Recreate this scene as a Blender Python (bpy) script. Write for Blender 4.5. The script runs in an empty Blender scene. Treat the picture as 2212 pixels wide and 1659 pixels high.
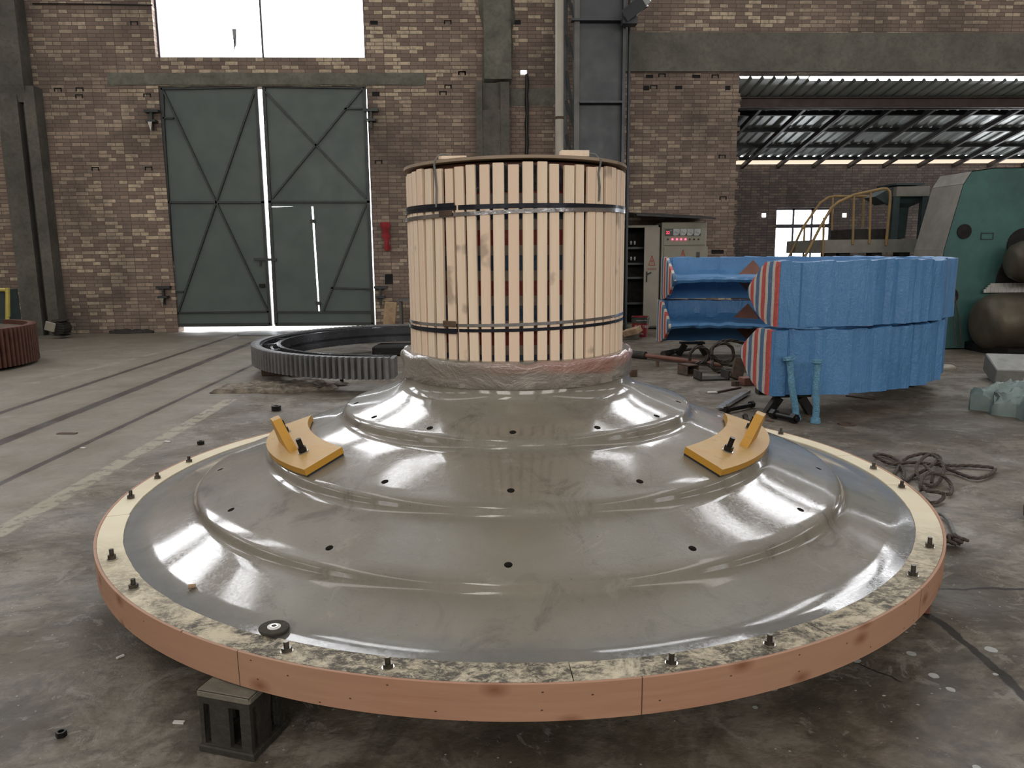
import bpy, math, random
from mathutils import Vector, Matrix, noise as mnoise
random.seed(7)
PI = math.pi
C = bpy.context.scene.collection
# ------------------------------------------------------------------ camera geometry (2212x1659 frame)
F, PITCH, ROLL, YAW, H = 1660.0, .17017, -.00982, math.radians(2.5), 1.5
CAM = Vector((0, 0, H))
_f = Vector((math.sin(YAW)*math.cos(PITCH), math.cos(YAW)*math.cos(PITCH), -math.sin(PITCH)))
_r0 = Vector((math.cos(YAW), -math.sin(YAW), 0))
_u0 = Vector((math.sin(YAW)*math.sin(PITCH), math.cos(YAW)*math.sin(PITCH), math.cos(PITCH)))
_r = _r0*math.cos(ROLL) + _u0*math.sin(ROLL)
_u = -_r0*math.sin(ROLL) + _u0*math.cos(ROLL)
def ray(u, v): return _f + _r*((u-1106)/F) + _u*((829.5-v)/F)
def py(u, v, Y): d = ray(u, v); return CAM + d*(Y/d.y)          # pixel -> plane y = Y
def gd(u, v, z=0.0): d = ray(u, v); return CAM + d*((z-H)/d.z)   # pixel -> plane z
def px(u, v, X): d = ray(u, v); return CAM + d*(X/d.x)
RC = Matrix.Rotation(-YAW, 4, 'Z')
def cf(x, y, z=0): return RC @ Vector((x, y, z))

# ------------------------------------------------------------------ mesh builder
class MB:
    def __init__(s): s.v = []; s.f = []; s.m = []
    def add(s, vs, fs, mi=0):
        b = len(s.v); s.v += [Vector(p) for p in vs]
        s.f += [tuple(i+b for i in f) for f in fs]; s.m += [mi]*len(fs); return s
    def box(s, c, sz, rot=None, mi=0, bev=0):
        x, y, z = sz[0]/2, sz[1]/2, sz[2]/2; c = Vector(c)
        if bev:
            b = min(bev, x*.9, y*.9, z*.9); vs = []; 
            for sx in (-1, 1):
                for sy in (-1, 1):
                    for sz_ in (-1, 1):
                        vs += [(sx*(x-b), sy*(y-b), sz_*z), (sx*(x-b), sy*y, sz_*(z-b)), (sx*x, sy*(y-b), sz_*(z-b))]
            import bmesh
            bm = bmesh.new(); [bm.verts.new(p) for p in vs]
            bmesh.ops.convex_hull(bm, input=bm.verts); bm.verts.index_update()
            bmesh.ops.dissolve_limit(bm, angle_limit=.01, verts=bm.verts, edges=bm.edges); bm.verts.index_update()
            pv = [v.co.copy() for v in bm.verts]; pf = [tuple(v.index for v in f.verts) for f in bm.faces]; bm.free()
        else:
            pv = [Vector((a*x, b_*y, d*z)) for a in (-1, 1) for b_ in (-1, 1) for d in (-1, 1)]
            pf = [(0, 1, 3, 2), (4, 6, 7, 5), (0, 4, 5, 1), (2, 3, 7, 6), (0, 2, 6, 4), (1, 5, 7, 3)]
        if rot is not None: pv = [rot @ Vector(p) for p in pv]
        return s.add([c+Vector(p) for p in pv], pf, mi)
    def bb(s, a, b, mi=0, bev=0):
        return s.box([(a[i]+b[i])/2 for i in range(3)], [abs(b[i]-a[i]) for i in range(3)], None, mi, bev)
    def bar(s, p, q, w, d, up=(0, 1, 0), mi=0, bev=0):           # box along p->q, width w, depth d along 'up'
        p, q = Vector(p), Vector(q); ax = (q-p); L = ax.length; ax.normalize()
        u_ = Vector(up); u_ = (u_-ax*u_.dot(ax)).normalized(); w_ = ax.cross(u_)
        R = Matrix((ax, w_, u_)).transposed()
        return s.box((p+q)/2, (L, w, d), R, mi, bev)
    def tube(s, pts, r, n=10, cap=True, mi=0, closed=False):
        pts = [Vector(p) for p in pts]; N = len(pts); rr = r if isinstance(r, (list, tuple)) else [r]*N
        T = []
        for i in range(N):
            a = pts[(i-1) % N] if (closed or i) else pts[0]; b = pts[(i+1) % N] if (closed or i < N-1) else pts[-1]
            T.append((b-a).normalized())
        u_ = T[0].orthogonal().normalized(); vs = []
        for i in range(N):
            u_ = (u_-T[i]*u_.dot(T[i]))
            u_ = u_.normalized() if u_.length > 1e-6 else T[i].orthogonal().normalized()
            w_ = T[i].cross(u_)
            for k in range(n):
                a = 2*PI*k/n; vs.append(pts[i]+(u_*math.cos(a)+w_*math.sin(a))*rr[i])
        fs = []
        for i in range(N if closed else N-1):
            j = (i+1) % N
            for k in range(n): fs.append((i*n+k, i*n+(k+1) % n, j*n+(k+1) % n, j*n+k))
        if cap and not closed: fs += [tuple(range(n))[::-1], tuple((N-1)*n+k for k in range(n))]
        return s.add(vs, fs, mi)
    def lathe(s, prof, c=(0, 0, 0), n=48, mi=0, R=None, a0=0, a1=2*PI, closed_prof=False):
        full = abs(a1-a0-2*PI) < 1e-6; m = n if full else n+1; c = Vector(c); vs = []
        for k in range(m):
            a = a0+(a1-a0)*k/n
            for r, z in prof:
                p = Vector((r*math.cos(a), r*math.sin(a), z)); vs.append(c+(R @ p if R is not None else p))
        P = len(prof); fs = []
        for k in range(n):
            k2 = (k+1) % m
            for i in range(P if closed_prof else P-1):
                i2 = (i+1) % P
                fs.append((k*P+i, k2*P+i, k2*P+i2, k*P+i2))
        if closed_prof and not full: fs += [tuple(range(P)), tuple((m-1)*P+i for i in range(P))[::-1]]
        return s.add(vs, fs, mi)
    def cyl(s, p, q, r, n=16, mi=0, r2=None): return s.tube([p, q], [r, r if r2 is None else r2], n, True, mi)
    def hexa(s, c, r, h, ax=(0, 0, 1), mi=0):
        c = Vector(c); a = Vector(ax).normalized(); return s.tube([c, c+a*h], r, 6, True, mi)
    def prism(s, poly, y0, y1, f, mi=0):                          # poly of 2-tuples; f(a,b,t)->Vector
        n = len(poly); vs = [f(a, b, y0) for a, b in poly]+[f(a, b, y1) for a, b in poly]
        fs = [(i, (i+1) % n, n+(i+1) % n, n+i) for i in range(n)]+[tuple(range(n))[::-1], tuple(range(n, 2*n))]
        return s.add(vs, fs, mi)
    def sweep(s, secs, mi=0, cap=True):                           # list of closed sections (same count)
        n = len(secs[0]); vs = [p for sec in secs for p in sec]; fs = []
        for i in range(len(secs)-1):
            for k in range(n): fs.append((i*n+k, i*n+(k+1) % n, (i+1)*n+(k+1) % n, (i+1)*n+k))
        if cap: fs += [tuple(range(n))[::-1], tuple((len(secs)-1)*n+k for k in range(n))]
        return s.add(vs, fs, mi)
    def build(s, name, mats, parent=None, smooth=None, label=None, origin=None, local=False):
        if not isinstance(mats, (list, tuple)): mats = [mats]
        if local: vs = s.v; loc = Vector((0, 0, 0))
        elif parent is not None: Mi = WM(parent).inverted(); vs = [Mi @ p for p in s.v]; loc = Vector((0, 0, 0))
        else:
            if origin is None:
                lo = [min(p[i] for p in s.v) for i in range(3)]; hi = [max(p[i] for p in s.v) for i in range(3)]
                origin = ((lo[0]+hi[0])/2, (lo[1]+hi[1])/2, lo[2])
            loc = Vector(origin); vs = [p-loc for p in s.v]
        me = bpy.data.meshes.new(name); me.from_pydata([tuple(p) for p in vs], [], s.f)
        for m in mats: me.materials.append(m)
        if len(mats) > 1: me.polygons.foreach_set('material_index', s.m)
        import bmesh
        bm = bmesh.new(); bm.from_mesh(me); bmesh.ops.recalc_face_normals(bm, faces=bm.faces); bm.to_mesh(me); bm.free()
        me.update()
        if smooth is not None:
            me.shade_smooth(); me.set_sharp_from_angle(angle=math.radians(smooth))
        o = bpy.data.objects.new(name, me); C.objects.link(o); o.location = loc
        if parent is not None: o.parent = parent
        if label: o['label'] = label
        return o
def WM(o):
    M = Matrix.LocRotScale(o.location, o.rotation_euler, o.scale)
    return (WM(o.parent) @ M) if o.parent else M
def thing(name, label, cat, loc=(0, 0, 0), rz=0, group=None):
    o = bpy.data.objects.new(name, None); C.objects.link(o); o.location = loc; o.rotation_euler = (0, 0, rz)
    o.empty_display_size = .1; return tag(o, label, cat, group)
def tag(o, label, cat, group=None):
    o['label'] = label; o['category'] = cat
    if group: o['group'] = group
    return o
def struct(o): o['kind'] = 'structure'; return o
def dup(o, loc=None, rz=None, label=None, parent=None):
    r = o.copy(); C.objects.link(r)
    if parent is not None: r.parent = parent
    if loc is not None: r.location = loc
    if rz is not None: r.rotation_euler = (0, 0, rz)
    if label: r['label'] = label
    for ch in list(o.children): dup(ch, parent=r)
    return r

# ------------------------------------------------------------------ materials
class NT:
    def __init__(s, name):
        s.mat = bpy.data.materials.new(name); s.mat.use_nodes = True; s.t = s.mat.node_tree
        s.b = s.t.nodes['Principled BSDF']; s.out = s.t.nodes['Material Output']; s._p = None
    def n(s, typ, **kw):
        x = s.t.nodes.new(typ)
        for k, v in kw.items(): setattr(x, k, v)
        return x
    def l(s, a, b): s.t.links.new(a, b)
    def setin(s, x, k, v):
        if hasattr(v, 'is_output') or isinstance(v, bpy.types.NodeSocket): s.l(v, x.inputs[k])
        else: x.inputs[k].default_value = v
    @property
    def pos(s):
        if s._p is None: s._p = s.n('ShaderNodeNewGeometry').outputs['Position']
        return s._p
    @property
    def obj(s): return s.n('ShaderNodeTexCoord').outputs['Object']
    def math(s, op, a, b=0.0, c=0.0, clamp=False):
        x = s.n('ShaderNodeMath', operation=op, use_clamp=clamp); s.setin(x, 0, a); s.setin(x, 1, b)
        if op in ('MULTIPLY_ADD', 'SMOOTH_MIN'): s.setin(x, 2, c)
        return x.outputs[0]
    def vm(s, op, a, b=(0, 0, 0)):
        x = s.n('ShaderNodeVectorMath', operation=op); s.setin(x, 0, a); s.setin(x, 1, b)
        return x.outputs['Value'] if op in ('DOT_PRODUCT', 'LENGTH', 'DISTANCE') else x.outputs[0]
    def noise(s, scale, detail=4, rough=.55, vec=None, stretch=None, dist=0):
        vec = vec or s.pos
        if stretch: vec = s.vm('MULTIPLY', vec, stretch)
        x = s.n('ShaderNodeTexNoise'); s.l(vec, x.inputs['Vector']); x.inputs['Scale'].default_value = scale
        x.inputs['Detail'].default_value = detail; x.inputs['Roughness'].default_value = rough; x.inputs['Distortion'].default_value = dist
        return x.outputs['Fac']
    def mr(s, v, a, b, c=0.0, d=1.0):
        x = s.n('ShaderNodeMapRange'); s.setin(x, 0, v)
        for i, k in enumerate((a, b, c, d)): x.inputs[i+1].default_value = k
        return x.outputs[0]
    def mix(s, f, a, b, blend='MIX'):
        x = s.n('ShaderNodeMix', data_type='RGBA', blend_type=blend); s.setin(x, 0, f)
        for i, v in ((6, a), (7, b)):
            s.setin(x, i, (*v, 1) if isinstance(v, tuple) and len(v) == 3 else v)
        return x.outputs[2]
    def sep(s, v): x = s.n('ShaderNodeSeparateXYZ'); s.l(v, x.inputs[0]); return x.outputs
    def comb(s, a, b, c=0.0):
        x = s.n('ShaderNodeCombineXYZ'); s.setin(x, 0, a); s.setin(x, 1, b); s.setin(x, 2, c); return x.outputs[0]
    def bump(s, h, strength=.3, dist=.01):
        x = s.n('ShaderNodeBump'); x.inputs['Strength'].default_value = strength; x.inputs['Distance'].default_value = dist
        s.l(h, x.inputs['Height']); s.l(x.outputs[0], s.b.inputs['Normal'])
        return x
    def done(s, col, rough=.6, metal=0.0, spec=None, coat=None, coatr=None):
        s.setin(s.b, 'Base Color', (*col, 1) if isinstance(col, tuple) and len(col) == 3 else col)
        s.setin(s.b, 'Roughness', rough); s.setin(s.b, 'Metallic', metal)
        if spec is not None: s.b.inputs['Specular IOR Level'].default_value = spec
        if coat: s.b.inputs['Coat Weight'].default_value = coat[0]; s.b.inputs['Coat Roughness'].default_value = coat[1]
        if coatr is not None: s.l(coatr, s.b.inputs['Coat Roughness'])
        return s.mat
def pmat(name, col, rough=.6, metal=0.0, col2=None, sc=4, bump=0, bsc=60, spec=None, coat=None, stretch=None):
    t = NT(name); c = col2 or tuple(x*.62 for x in col)
    n = t.noise(sc, 5, .6, stretch=stretch); colr = t.mix(t.mr(n, .35, .68), col, c)
    if bump: t.bump(t.noise(bsc, 4), bump, .01)
    return t.done(colr, t.mr(t.noise(sc*2.3, 3), .3, .7, rough*.85, min(1, rough*1.15)), metal, spec, coat)
def emat(name, col, st):
    t = NT(name); t.b.inputs['Emission Color'].default_value = (*col, 1); t.b.inputs['Emission Strength'].default_value = st
    return t.done((.05, .05, .05), .5)

def brick_mat(name, c1, c2, mortar, tan=(.36, .26, .18), tanamt=1.0, yz=False, dark=(.05, .045, .042)):
    t = NT(name); p = t.sep(t.pos); hor = t.math('ADD', p[0], p[1]) if not yz else p[1]
    v = t.comb(hor, p[2])
    wob = t.n('ShaderNodeTexNoise'); t.l(v, wob.inputs['Vector']); wob.inputs['Scale'].default_value = 5
    v2 = t.vm('ADD', v, t.vm('MULTIPLY', t.vm('SUBTRACT', wob.outputs['Color'], (.5, .5, .5)), (.02, .012, 0)))
    b = t.n('ShaderNodeTexBrick'); t.l(v2, b.inputs['Vector'])
    for k, x in (('Scale', 1), ('Mortar Size', .006), ('Mortar Smooth', .3), ('Bias', 0), ('Brick Width', .16), ('Row Height', .0695)):
        b.inputs[k].default_value = x
    b.offset = .5; b.squash = 1.55; b.squash_frequency = 2
    b.inputs['Color1'].default_value = (0, 0, 0, 1); b.inputs['Color2'].default_value = (1, 1, 1, 1); b.inputs['Mortar'].default_value = (.5, .5, .5, 1)
    rnd = b.outputs['Color']
    col = t.mix(rnd, c1, c2)
    # paler bricks, more of them low down on the wall in patches
    patch = t.math('MULTIPLY', t.mr(t.noise(.35, 2), .33, .55), tanamt)
    palesel = t.math('MULTIPLY', t.mr(rnd, .62, .72), patch)
    col = t.mix(palesel, col, tan)
    smear = t.mr(t.noise(9, 4, .7), .42, .62)                     # mortar smeared over faces
    col = t.mix(t.math('MULTIPLY', smear, .55), col, mortar)
    col = t.mix(b.outputs['Fac'], col, tuple(x*.55 for x in mortar))
    soot = t.mr(t.noise(.55, 4, .6, dist=.6), .46, .72)
    col = t.mix(t.math('MULTIPLY', soot, .65), col, dark)
    hh = t.math('SUBTRACT', t.math('MULTIPLY', t.noise(30, 3), .3), b.outputs['Fac'])
    t.bump(hh, .5, .012)
    return t.done(col, .9, spec=.2)
M = {}
M['brick'] = brick_mat('brick_wall', (.195, .140, .118), (.31, .232, .188), (.225, .185, .155), tan=(.60, .49, .36))
M['brick_far'] = brick_mat('brick_annex', (.13, .11, .108), (.19, .165, .158), (.12, .105, .10), tanamt=.25)
def concrete(name, c, c2, sc=1.6, rough=.9):
    t = NT(name); n = t.mr(t.noise(sc, 6, .62, dist=.4), .32, .7); col = t.mix(n, c, c2)
    col = t.mix(t.math('MULTIPLY', t.mr(t.noise(14, 4, .7), .45, .7), .45), col, tuple(x*.6 for x in c2))
    t.bump(t.noise(22, 6, .7), .5, .012)
    return t.done(col, rough, spec=.25)
M['concrete'] = concrete('grey_concrete', (.19, .18, .155), (.115, .11, .095))
M['concrete_col'] = concrete('column_concrete', (.155, .145, .125), (.085, .08, .072))
M['rough_plaster'] = concrete('rough_plaster', (.20, .195, .165), (.12, .118, .10), 3)

# ---- floor, with its cracks, painted line and paint splats as surface pattern
def floor_mat():
    t = NT('workshop_floor'); p = t.sep(t.pos); xy = t.comb(p[0], p[1])
    la, lb = gd(-20, 1160), gd(500, 862); ld = (lb-la).normalized(); side = t.vm('DOT_PRODUCT', t.vm('SUBTRACT', xy, (la.x, la.y, 0)), (-ld.y, ld.x, 0))
    side = t.mr(t.math('ADD', side, t.math('MULTIPLY', t.noise(1.3, 4), .3)), .05, .35)
    n1 = t.noise(.45, 5, .6, dist=.5); n2 = t.noise(1.7, 9, .72, stretch=(1, 1.25, 1), dist=.6); n3 = t.noise(11, 6, .75, stretch=(1, 1.6, 1), dist=.5)
    col = t.mix(t.mr(n1, .38, .6), (.245, .222, .186), (.165, .138, .108))
    col = t.mix(t.math('MULTIPLY', t.mr(n2, .42, .55), .85), col, (.100, .080, .056))
    col = t.mix(t.math('MULTIPLY', t.mr(n3, .50, .66), .6), col, (.045, .037, .031))
    col = t.mix(t.math('MULTIPLY', t.mr(t.noise(6, 6, .75, dist=2), .60, .72), .35), col, (.36, .34, .31))
    dark_blot = t.math('MULTIPLY', t.mr(t.noise(.9, 6, .7, dist=1.5), .47, .57), t.mr(t.math('ADD', p[1], t.noise(1.2, 3)), 2.2, 5.5, .75, .25))  # dark blotches, stronger on the near floor
    col = t.mix(dark_blot, col, (.046, .039, .029))
    chip = t.math('MULTIPLY', t.mr(t.noise(5, 8, .8, dist=.8), .57, .60), .5)
    col = t.mix(chip, col, (.27, .25, .22))
    col = t.mix(t.math('MULTIPLY', side, .68), col, t.mix(t.mr(t.noise(.7, 6, .65), .35, .65), (.235, .215, .172), (.19, .168, .132)))
    def seg(a, b, w, wob=.03, wsc=3.0, soft=.6):
        a, b = Vector((a.x, a.y, 0)), Vector((b.x, b.y, 0)); d = b-a; L = d.length; d.normalize(); nrm = Vector((-d.y, d.x, 0))
        nz = t.n('ShaderNodeTexNoise'); t.l(xy, nz.inputs['Vector']); nz.inputs['Scale'].default_value = wsc; nz.inputs['Detail'].default_value = 5
        off = t.math('MULTIPLY', t.math('SUBTRACT', nz.outputs['Fac'], .5), wob*4)
        q = t.vm('SUBTRACT', xy, tuple(a))
        dist = t.math('ABSOLUTE', t.math('ADD', t.vm('DOT_PRODUCT', q, tuple(nrm)), off))
        al = t.vm('DOT_PRODUCT', q, tuple(d))
        m = t.math('MULTIPLY', t.mr(dist, w*soft, w, 1, 0), t.math('MULTIPLY', t.math('GREATER_THAN', al, 0), t.math('LESS_THAN', al, L)))
        return m
    tracks = [((-60, 912), (515, 722), .050), ((-60, 980), (575, 728), .075), ((-60, 1073), (560, 782), .036)]
    for a, b, tw in tracks:
        col = t.mix(t.math('MULTIPLY', seg(gd(*a), gd(*b), tw*3.2, .02, 4, .3), .45), col, (.15, .115, .08))
        col = t.mix(t.math('MULTIPLY', seg(gd(*a), gd(*b), tw, .006, 5, .7), .95), col, (.035, .024, .018))
    paint = seg(gd(-20, 1160), gd(500, 862), .075, .006, 6, .75)
    paint = t.math('MULTIPLY', paint, t.mr(t.noise(9, 5, .7), .42, .5))
    col = t.mix(t.math('MULTIPLY', paint, .75), col, (.33, .30, .225))
    paint2 = t.math('MULTIPLY', seg(gd(60, 830), gd(400, 748), .05, .004, 6, .75), t.mr(t.noise(7, 5, .7), .48, .55))
    col = t.mix(t.math('MULTIPLY', paint2, .5), col, (.33, .30, .24))
    for a, b, w in (((2005, 1325), (2100, 1400), .036), ((2100, 1400), (2230, 1520), .036), ((2010, 1275), (2300, 1270), .020),
                    ((1850, 1430), (1945, 1475), .008), ((2045, 785), (2160, 812), .012)):
        col = t.mix(t.math('MULTIPLY', seg(gd(*a), gd(*b), w*.62, .02, 6, .7), .92), col, (.018, .015, .013))
    # white paint splats near the right foreground
    vo = t.n('ShaderNodeTexVoronoi'); t.l(xy, vo.inputs['Vector']); vo.inputs['Scale'].default_value = 13; vo.inputs['Randomness'].default_value = 1
    vr = t.sep(vo.outputs['Color'])
    rad = t.mr(vr[0], .3, 1, .02, .40)
    near = t.vm('DISTANCE', xy, tuple(Vector((gd(1960, 1480).x, gd(1960, 1480).y, 0))))
    sp = t.math('MULTIPLY', t.math('LESS_THAN', t.math('ADD', vo.outputs['Distance'], t.math('MULTIPLY', t.noise(40, 2), .12)), rad), t.math('LESS_THAN', near, .62))
    sp = t.math('MULTIPLY', sp, t.math('GREATER_THAN', vr[1], .35))
    col = t.mix(t.math('MULTIPLY', sp, .8), col, (.46, .47, .46))
    vo2 = t.n('ShaderNodeTexVoronoi'); t.l(xy, vo2.inputs['Vector']); vo2.inputs['Scale'].default_value = 26
    v2 = t.sep(vo2.outputs['Color'])
    sp2 = t.math('MULTIPLY', t.math('LESS_THAN', vo2.outputs['Distance'], .10), t.math('GREATER_THAN', v2[0], .86))
    col = t.mix(t.math('MULTIPLY', sp2, .7), col, (.42, .41, .38))
    t.bump(t.math('ADD', t.noise(7, 8, .72), t.math('MULTIPLY', t.noise(60, 4), .3)), .35, .02)
    return t.done(col, t.mr(t.noise(1.7, 5), .35, .65, .45, .8), spec=.35)
M['floor'] = floor_mat()

def head_mat():
    t = NT('varnished_grey_paint')
    n1 = t.noise(1.6, 5, .6, dist=.5); col = t.mix(t.mr(n1, .35, .65), (.192, .174, .138), (.152, .135, .108))
    # brown greasy smudges and scuffs
    sm = t.math('MULTIPLY', t.mr(t.noise(4.5, 7, .74, dist=1.0), .53, .66), t.mr(t.noise(1.1, 2), .38, .52))
    col = t.mix(t.math('MULTIPLY', sm, .7), col, (.075, .06, .047))
    fine = t.math('MULTIPLY', t.mr(t.noise(70, 8, .85), .52, .66), t.mr(t.noise(1.6, 4, .7), .38, .6, .15, 1))
    col = t.mix(t.math('MULTIPLY', fine, .4), col, (.07, .06, .05))
    dustp = t.math('MULTIPLY', t.mr(t.noise(3.3, 6, .7, dist=1.5), .60, .66), .28)
    col = t.mix(dustp, col, (.30, .27, .23))
    vo = t.n('ShaderNodeTexVoronoi'); t.l(t.pos, vo.inputs['Vector']); vo.inputs['Scale'].default_value = 34
    vc = t.sep(vo.outputs['Color']); sp = t.math('MULTIPLY', t.math('LESS_THAN', vo.outputs['Distance'], .085), t.math('GREATER_THAN', vc[0], .93))
    col = t.mix(t.math('MULTIPLY', sp, .8), col, (.05, .045, .04))
    # bluish-dark border along the flange, rough varnish there
    P0 = cf(.0257, 3.927); q = t.vm('SUBTRACT', t.comb(*t.sep(t.pos)[:2]), (P0.x, P0.y, 0)); rad = t.vm('LENGTH', q)
    rn = t.math('ADD', rad, t.math('MULTIPLY', t.math('SUBTRACT', t.noise(5, 5, .7), .5), .12))
    edge = t.mr(rn, 1.75, 1.83)
    edge = t.math('MULTIPLY', edge, t.mr(t.noise(.8, 2), .35, .55, .5, 1))
    col = t.mix(t.math('MULTIPLY', edge, .8), col, (.085, .088, .088))
    sc = t.noise(220, 3, .6); sc2 = t.noise(45, 4, .65, stretch=(1, 1, 1))
    cr = t.noise(700, 2, .5)
    h = t.math('ADD', t.math('MULTIPLY', sc, t.mr(t.noise(2.2, 4), .4, .62, .15, 1.0)), t.math('MULTIPLY', sc2, .55))
    t.bump(t.math('ADD', h, t.math('MULTIPLY', edge, t.math('MULTIPLY', cr, 1.2))), .34, .007)
    return t.done(col, t.mr(t.noise(6, 6, .65), .3, .7, .42, .58), spec=.5, coat=(.85, .075), coatr=t.mr(t.math('ADD', t.math('MULTIPLY', t.noise(90, 6, .75), .6), t.math('MULTIPLY', t.noise(5, 5, .7), .4)), .40, .62, .035, .17))
M['head'] = head_mat()

def wood_mat(name, c1, c2, c3, grain=(40, 40, 2.5), rough=.65, rnd=True, knots=True):
    t = NT(name); g = t.noise(1, 6, .6, vec=t.obj, stretch=grain, dist=.5)
    col = t.mix(t.mr(g, .35, .65), c1, c2)
    if rnd:
        oi = t.n('ShaderNodeObjectInfo').outputs['Random']; col = t.mix(t.mr(oi, .3, 1, 0, .8), col, c3)
        off = t.vm('ADD', t.obj, t.comb(t.math('MULTIPLY', oi, 13), t.math('MULTIPLY', oi, 7), t.math('MULTIPLY', oi, 29)))
    else: off = t.pos
    if knots:
        st = t.mr(t.noise(5.5, 3, .5, vec=off), .66, .72); col = t.mix(t.math('MULTIPLY', st, .6), col, tuple(x*.32 for x in c2))
    t.bump(g, .12, .004)
    return t.done(col, rough, spec=.3)
M['slat'] = wood_mat('pale_pine', (.80, .665, .525), (.72, .58, .445), (.74, .56, .43))
M['lidwood'] = wood_mat('grey_plywood', (.34, .27, .2), (.25, .19, .14), (.3, .24, .18), (3, 3, 3), rnd=False)
def rim_top():
    t = NT('scuffed_plywood_top'); col = t.mix(t.mr(t.noise(2.2, 4, .6), .35, .65), (.72, .655, .50), (.63, .55, .40))
    p = t.sep(t.pos)
    near = t.mr(t.math('ADD', p[1], t.math('MULTIPLY', t.noise(1.5, 2), .5)), 2.6, 3.45, 1, 0)     # trodden side
    d1 = t.mr(t.noise(24, 10, .85, stretch=(1, 1.6, 1), dist=.5), .42, .52, .2, 1); d2 = t.mr(t.noise(5, 8, .78, dist=.4), .38, .52)
    dirt = t.math('MULTIPLY', t.math('MULTIPLY', d1, d2), near, clamp=True)
    col = t.mix(t.math('MULTIPLY', near, .35), col, (.36, .30, .22))
    col = t.mix(t.math('MULTIPLY', dirt, .95), col, (.05, .045, .036))
    t.bump(t.noise(30, 6, .7), .2, .006)
    return t.done(col, .7, spec=.3)
M['rimtop'] = rim_top()
def rim_side():
    t = NT('red_plywood_band'); P0 = cf(.0257, 3.927)
    g = t.noise(1, 5, .6, stretch=(4, 4, 60)); col = t.mix(t.mr(g, .3, .7), (.40, .225, .150), (.345, .182, .118))
    col = t.mix(t.math('MULTIPLY', t.mr(t.noise(1.3, 3, .5), .4, .65), .55), col, (.37, .23, .15))
    s3 = t.sep(t.vm('SUBTRACT', t.pos, (P0.x, P0.y, 0))); th = t.math('MULTIPLY', t.math('ARCTAN2', s3[1], s3[0]), 1.98); cyl = t.comb(th, t.math('MULTIPLY', s3[2], 1.7))
    vo = t.n('ShaderNodeTexVoronoi'); vo.voronoi_dimensions = '2D'; t.l(cyl, vo.inputs['Vector']); vo.inputs['Scale'].default_value = 4.0
    vc = t.sep(vo.outputs['Color'])
    kn = t.math('MULTIPLY', t.mr(vo.outputs['Distance'], .02, .2, 1, 0), t.math('GREATER_THAN', vc[0], .55))
    seam = t.math('LESS_THAN', t.math('FRACT', t.math('ADD', t.math('DIVIDE', th, 1.22), 10.35)), .003)
    col = t.mix(seam, col, (.10, .055, .035))
    col = t.mix(t.math('MULTIPLY', kn, .75), col, (.17, .06, .03))
    vo2 = t.n('ShaderNodeTexVoronoi'); vo2.voronoi_dimensions = '2D'; t.l(cyl, vo2.inputs['Vector']); vo2.inputs['Scale'].default_value = 9
    v2 = t.sep(vo2.outputs['Color']); nl = t.math('MULTIPLY', t.math('LESS_THAN', vo2.outputs['Distance'], .035), t.math('GREATER_THAN', v2[0], .6))
    col = t.mix(nl, col, (.09, .045, .03))
    return t.done(col, .6, spec=.3)
M['rimside'] = rim_side()

def stripe_mat(name, vec, period, mult=1.0, phase=0.0, rough=.45, k=.9):
    t = NT(name); s = t.vm('DOT_PRODUCT', t.pos, vec)
    if mult: s = t.math('ADD', s, t.math('MULTIPLY', t.math('SUBTRACT', t.noise(3, 2), .5), .06*mult))
    u_ = t.math('FRACT', t.math('ADD', t.math('DIVIDE', s, period), 10+phase))
    r = t.n('ShaderNodeValToRGB'); r.color_ramp.interpolation = 'CONSTANT'; t.l(u_, r.inputs[0])
    e = r.color_ramp.elements; e[0].position = 0; e[0].color = (.50*k, .085*k, .07*k, 1); e[1].position = .30; e[1].color = (.55*k, .50*k, .43*k, 1)
    for pp, cc in ((.5, (.075*k, .15*k, .27*k, 1)), (.80, (.55*k, .50*k, .43*k, 1))): x = e.new(pp); x.color = cc
    weave = t.noise(60, 3)
    t.bump(t.math('ADD', t.noise(9, 5, .6, dist=1), t.math('MULTIPLY', weave, .12)), .5, .03)
    return t.done(r.outputs[0], rough, spec=.4)
M['stripe_drum'] = stripe_mat('striped_tarp_horizontal', (0, 0, 1), .222, 0.0, -.6414/.222+1.0, k=.5)  # darker copy of the tarp, shade between the slats put into its colour
M['stripe_end'] = stripe_mat('striped_tarp_upright', tuple(cf(0, 1)), .34, 1.0, .05)
def tarp():
    t = NT('blue_tarp'); col = t.mix(t.mr(t.noise(1.2, 4), .35, .65), (.085, .235, .47), (.062, .185, .39))
    h = t.math('ADD', t.math('MULTIPLY', t.noise(6, 5, .6, stretch=(1, 1, .16), dist=.8), 2.0), t.math('MULTIPLY', t.noise(16, 5, .65, dist=2.5), .35))
    t.bump(h, .5, .05)
    return t.done(col, .38, spec=.5)
M['tarp'] = tarp()
M['greytarp'] = pmat('grey_blue_sheet', (.17, .23, .23), .55, 0, (.24, .3, .29), 3, .6, 9)
M['film'] = None
def film(name, col, alpha_mix=.55, rough=.12):
    t = NT(name); t.bump(t.noise(26, 5, .6, dist=2.5), .9, .03)
    m = t.done(col, rough, spec=.8); return m
M['bluefilm'] = film('blue_stretch_film', (.13, .33, .5))
M['darkfilm'] = film('dark_clear_film', (.05, .06, .07), rough=.2)
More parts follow.
